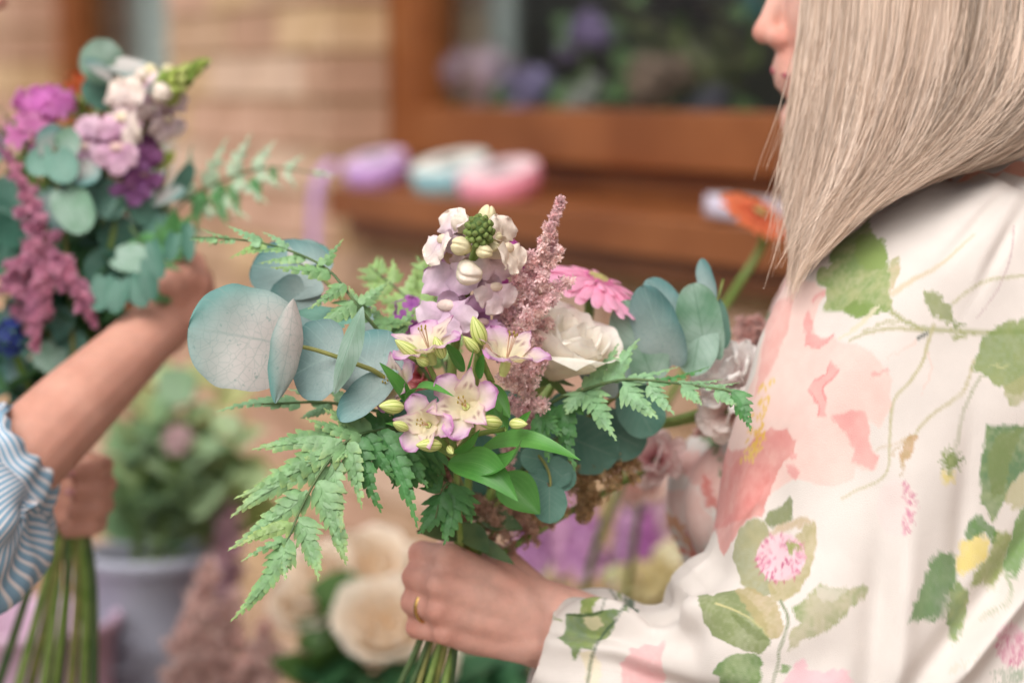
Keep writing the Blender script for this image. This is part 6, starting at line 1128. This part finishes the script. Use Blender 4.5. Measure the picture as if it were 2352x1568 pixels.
for i, (x, y, h, d, lab) in enumerate(((470, 1330, 260, 2.45, 'pale pink astilbe plume standing in front of the grey bucket'), (430, 1430, 200, 2.42, 'soft pink astilbe plume at the bottom beside the grey bucket'), (530, 1400, 230, 2.48, 'dusty pink astilbe plume right of the grey bucket'), (600, 1470, 180, 2.5, 'faint pink astilbe plume under the fern tip'), (520, 1200, 220, 2.7, 'mauve astilbe spike behind the fern tips'))):
    c_ = (lin('#fbe6de'), lin('#f4d4ce')) if i != 4 else (lin('#dcbcc2'), lin('#c8a2b0'))
    astilbe(lab, [(x + 10, y - 40, d), (x, y + 30, d), (x - 8, y + h * .6, d), (x - 10, y + h, d), (x - 15, y + h + 150, d)], [.004, .016, .027, .022, .004], 800, c_,   .0050, 'astilbe plumes beside the grey bucket', branches=36, seed=40 + i)
ab = P(520, 1700, 2.46); bucket('low grey pot for the pale pink astilbe at the bottom edge', ab[0], ab[1] + .01, .05, .062, max(.1, ab[2] - TZ), MT['zinc'], 'pot')
GS = 'mauve stocks behind the near bouquet'
for i, (x, y, h, d, c1, c2, lab) in enumerate(((1215, 1190, 110, 2.6, '#d2a0c8', '#a46ca4', 'purple stock spike just right of the wrist'), (1290, 1150, 140, 2.62, '#e6bcd6', '#c88cbc', 'pink mauve stock spike left of the tall green stem'), (1345, 1170, 130, 2.6, '#d8a6cc', '#b47ab0', 'mauve stock spike touching the tall green stem'), (1440, 1190, 150, 2.62, '#e0bcd2', '#bc88b8', 'lilac stock spike right of the tall green stem'), (1500, 1130, 160, 2.65, '#e8ccd4', '#c498bc', 'pale lilac stock spike next to the blouse'), (1480, 1210, 100, 2.6, '#c47cb8', '#a45ca0', 'small purple stock spike below the pale one'))):
    spike('stock', lab, 'stock', [(x, y - 30, d), (x + 2, y + h * .4, d), (x, y + h, d)], .018, 26, .017, lin(c1), lin(c2), [(x - 10, y + h + 150, d), (1340, 1600, d)], GS)
leafy('leafy_sprig', 'yellow green foliage behind the forearm sleeve', 'sprig', (1450, 1600, 2.55), [(1400, 1340, 2.55), (1530, 1310, 2.55), (1245, 1330, 2.58), (1570, 1230, 2.6)], .34, one('#dccfae', '#b8b888'), None, nl=4, lk=.045)
cluster('blossom', 'soft yellow blossoms behind the sleeve above the cuff', 'flower', (1500, 1345, 2.55), (.03, .02, .02), 12, .02, lin('#e8dcae'), lin('#d6c690'), None, stem=[(1480, 1450, 2.56), (1420, 1600, 2.56)])
sbk = P(1350, 1620, 2.6); bucket('grey bucket hidden behind the sleeve holding the stocks', sbk[0] , sbk[1], .06, .08, sbk[2] - TZ, MT['zinc'])
rose('blush garden rose behind the bouquet next to the blouse front', (1470, 1110, 2.3), (-.2, .5, .8), M(55, 2.3), lin('#ecd0c4'), lin('#d9a49c'), None, [(1430, 1400, 2.45), (1360, 1600, 2.58)], seed=50)
og = gerbera('orange gerbera on a long green stem in front of the window sill', (1742, 494, 2.08), (.40, .74, .42), M(98, 2.08), lin('#f08a5c'), lin('#dc5f3a'), [(1752, 560, 2.12), (1665, 705, 2.13), (1440, 1085, 2.25), (1345, 1350, 2.45), (1330, 1600, 2.58)], None, n=(24, 20, 16), droop=-.12)
# ---------------------------------------------------------------- ribbons on the sill and flowers inside the window
def ribbon(label, c, r, w, colr, axis=(0, 0, 1), ri=.55, tail=None, face='#f0e8ea'):
    A = nrm(np.asarray(axis, float)); Rm = frame(A); t = thing('ribbon_roll', label, 'ribbon', np.asarray(c), 'ribbon rolls on the window sill'); a = np.linspace(0, 2 * np.pi, 48, endpoint=False); m_ = mat_ribbon('ribbon', colr)
    pr = [(r, -w / 2), (r, w / 2), (r * .97, w / 2 + .0006), (r * ri, w / 2), (r * ri, -w / 2), (r * .97, -w / 2 - .0006)]; V = np.concatenate([c + q * (np.cos(a)[:, None] * Rm[:, 0] + np.sin(a)[:, None] * Rm[:, 1]) + z * A for q, z in pr]); F = gridF(6, 48, True).tolist() + [[5 * 48 + j, j, (j + 1) % 48, 5 * 48 + (j + 1) % 48] for j in range(48)]
    mesh_obj('roll', V, F, m_, t)
    pr = [(r * ri - .0005, -w / 2 - .001), (r * ri - .0005, w / 2 + .001), (r * ri - .003, w / 2 + .001), (r * ri - .003, -w / 2 - .001)]; V = np.concatenate([c + q * (np.cos(a)[:, None] * Rm[:, 0] + np.sin(a)[:, None] * Rm[:, 1]) + z * A for q, z in pr]); F = gridF(4, 48, True).tolist() + [[3 * 48 + j, j, (j + 1) % 48, 3 * 48 + (j + 1) % 48] for j in range(48)]
    mesh_obj('core', V, F, MT['curtain'], t)
    pl = [(r * .95, w / 2 + .0012), (r * .35, w / 2 + .0012)]; V = np.concatenate([c + q * (np.cos(a)[:, None] * Rm[:, 0] + np.sin(a)[:, None] * Rm[:, 1]) + z * A for q, z in pl]); mesh_obj('label', V, gridF(2, 48, True), mat_ribbon('ribbon_label', face), t)
    if tail is not None:
        C = cr(tail, 30); s_ = nrm(np.cross(np.gradient(C, axis=0)[15], WN)); V = np.stack([C - s_ * w / 2, C + s_ * w / 2], 1).reshape(-1, 3); mesh_obj('tail', V, gridF(30, 2), m_, t)
    return t
SZ = 1.3025
def onsill(a, n, z): return wl((a, n, z))
def sill_at(x, n):                                        # place along the sill seen at this column
    q = FWD + RGT * ((x - FW / 2) / FPX) - UPV * ((450 - FH / 2) / FPX); o = WC + WN * n; t = np.dot(o - CAM, WN) / np.dot(q, WN); return np.dot(CAM + q * t - WC, WD)
a1 = sill_at(868, .01); a2 = sill_at(1022, .01); a3 = sill_at(1120, .03); a4 = sill_at(1690, .03)
c = onsill(a1, .012, SZ + .026); tl = [c + WN * .03 - WD * .03, c - WD * .055 + WN * .05 + np.array([0, 0, .008]), c - WD * .075 + WN * .066 + np.array([0, 0, -.03]), c - WD * .08 + WN * .07 + np.array([0, 0, -.12]), c - WD * .078 + WN * .068 + np.array([0, 0, -.2])]
ribbon('purple ribbon roll with its end hanging off the left end of the sill', c, .048, .034, '#c69cd6', (-.2, -.22, 1), .5, tl, '#e2c6e6')
ribbon('white and teal ribbon roll on the sill between the purple and pink rolls', onsill(a2, .0, SZ + .026), .056, .036, '#8fbcc4', (-.2, -.22, 1), .6, None, '#f2f2ea')
ribbon('pink ribbon roll lying on the sill right of the teal roll', onsill(a3, .012, SZ + .023), .056, .03, '#f098ac', (-.2, -.24, 1), .55, None, '#f6d6da')
ribbon('pale lilac ribbon roll on the sill behind the orange gerbera', onsill(a4, .012, SZ + .014), .05, .022, '#d8cede', (.1, 0, 1), .85)
def inwin(x, y, n):                                        # point behind the glass seen at (x, y)
    q = FWD + RGT * ((x - FW / 2) / FPX) - UPV * ((y - FH / 2) / FPX); o = WC + WN * n; t = np.dot(o - CAM, WN) / np.dot(q, WN); return t
def hydrangea(label, x, y, n, r, c1, c2, k=40, name='hydrangea', cat='flower', grp='flowers inside the window'):
    d = inwin(x, y, n); C = P(x, y, d); t = thing(name, label, cat, C, grp); R = M(r, d); rr = np.random.default_rng(int(x) + int(abs(y)))
    for b in range(5):                                     # an uneven head of several rounded clusters
        o = (rr.random(3) - .5) * np.array([1.5, .9, 1.3]) * R * (b > 0); q_ = R * (.62 if b == 0 else .3 + .3 * rr.random()); Cb = C + o; V, F = ellV(Cb, (q_ * .8, q_ * .75, q_ * .65), 10, 14); cb = c1 * (.6 + .6 * rr.random()); cb2 = c2 * (.5 + .7 * rr.random())
        mesh_obj('core', V, F, MT['puff'], t, col=np.tile(cb2 * .7, (len(V), 1)))
        for i in range(k // 3):
            z = 1 - 2 * (i + .5) / (k // 3); ph = i * 2.39996; q = math.sqrt(1 - z * z); dv = np.array([q * math.cos(ph), q * math.sin(ph), z]); w_ = rng.random(); small_flower(t, Cb + dv * q_ * .86, dv, q_ * .5, cb * w_ + cb2 * (1 - w_), cb2, 4)
    for i in range(5):
        a_ = rr.random() * 6.28; dv = np.array([math.cos(a_), .2 * math.sin(a_ * 3), .6 * math.sin(a_)]); blade('leaf', C + dv * R * .5, C + dv * R * 1.5, np.array([-.3, -1, .3]), R * .3, p_lance, MT['col_leaf'], t, one('#7fa060', '#587c48'), nu=8, nv=5)
    tube('stem', [C - np.array([0, 0, R * .5]), C - np.array([0, 0, R * .8 + .06])], [.003], MT['stem'], t)
hydrangea('large pink hydrangea head behind the left of the window glass', 1125, 165, -.225, 95, lin('#fff0f4'), lin('#ecd0ec'), 60)
hydrangea('lilac hydrangea head low behind the left window glass', 1215, 215, -.215, 62, lin('#e6d8fa'), lin('#ccbcee'))
hydrangea('blue lilac hydrangea head in the lower left corner of the window', 1060, 215, -.21, 50, lin('#d8e0fa'), lin('#ccc0f0'))
hydrangea('small lilac blossom high behind the middle of the window', 1345, 70, -.23, 62, lin('#d4bcea'), lin('#b8a0d4'))
hydrangea('white hydrangea head resting at the bottom of the window', 1340, 225, -.215, 62, lin('#f2f0ea'), lin('#dcdad4'))
hydrangea('beige pink dried bloom behind the right half of the window', 1510, 180, -.25, 95, lin('#e0c2b0'), lin('#bc9f8e'), 50)
hydrangea('dusky grey bloom low behind the right of the window', 1640, 235, -.28, 70, lin('#a09aa8'), lin('#827e8e'))
hydrangea('teal bloom high behind the glass beside the nose', 1735, 20, -.3, 45, lin('#86c4c0'), lin('#60a09e'))
hydrangea('dark maroon bloom at the top of the window', 1560, -10, -.3, 80, lin('#4a1c2c'), lin('#30101c'))
leafy('leafy_sprig', 'olive foliage behind the right half of the window glass', 'sprig', (1600, 300, inwin(1600, 300, -.3)), [(1560, 20, inwin(1560, 20, -.32)), (1660, 60, inwin(1660, 60, -.3)), (1720, 130, inwin(1720, 130, -.28)), (1450, 40, inwin(1450, 40, -.32))], .35, one('#8c8c64', '#706c50'), None, nl=5, lk=.06)
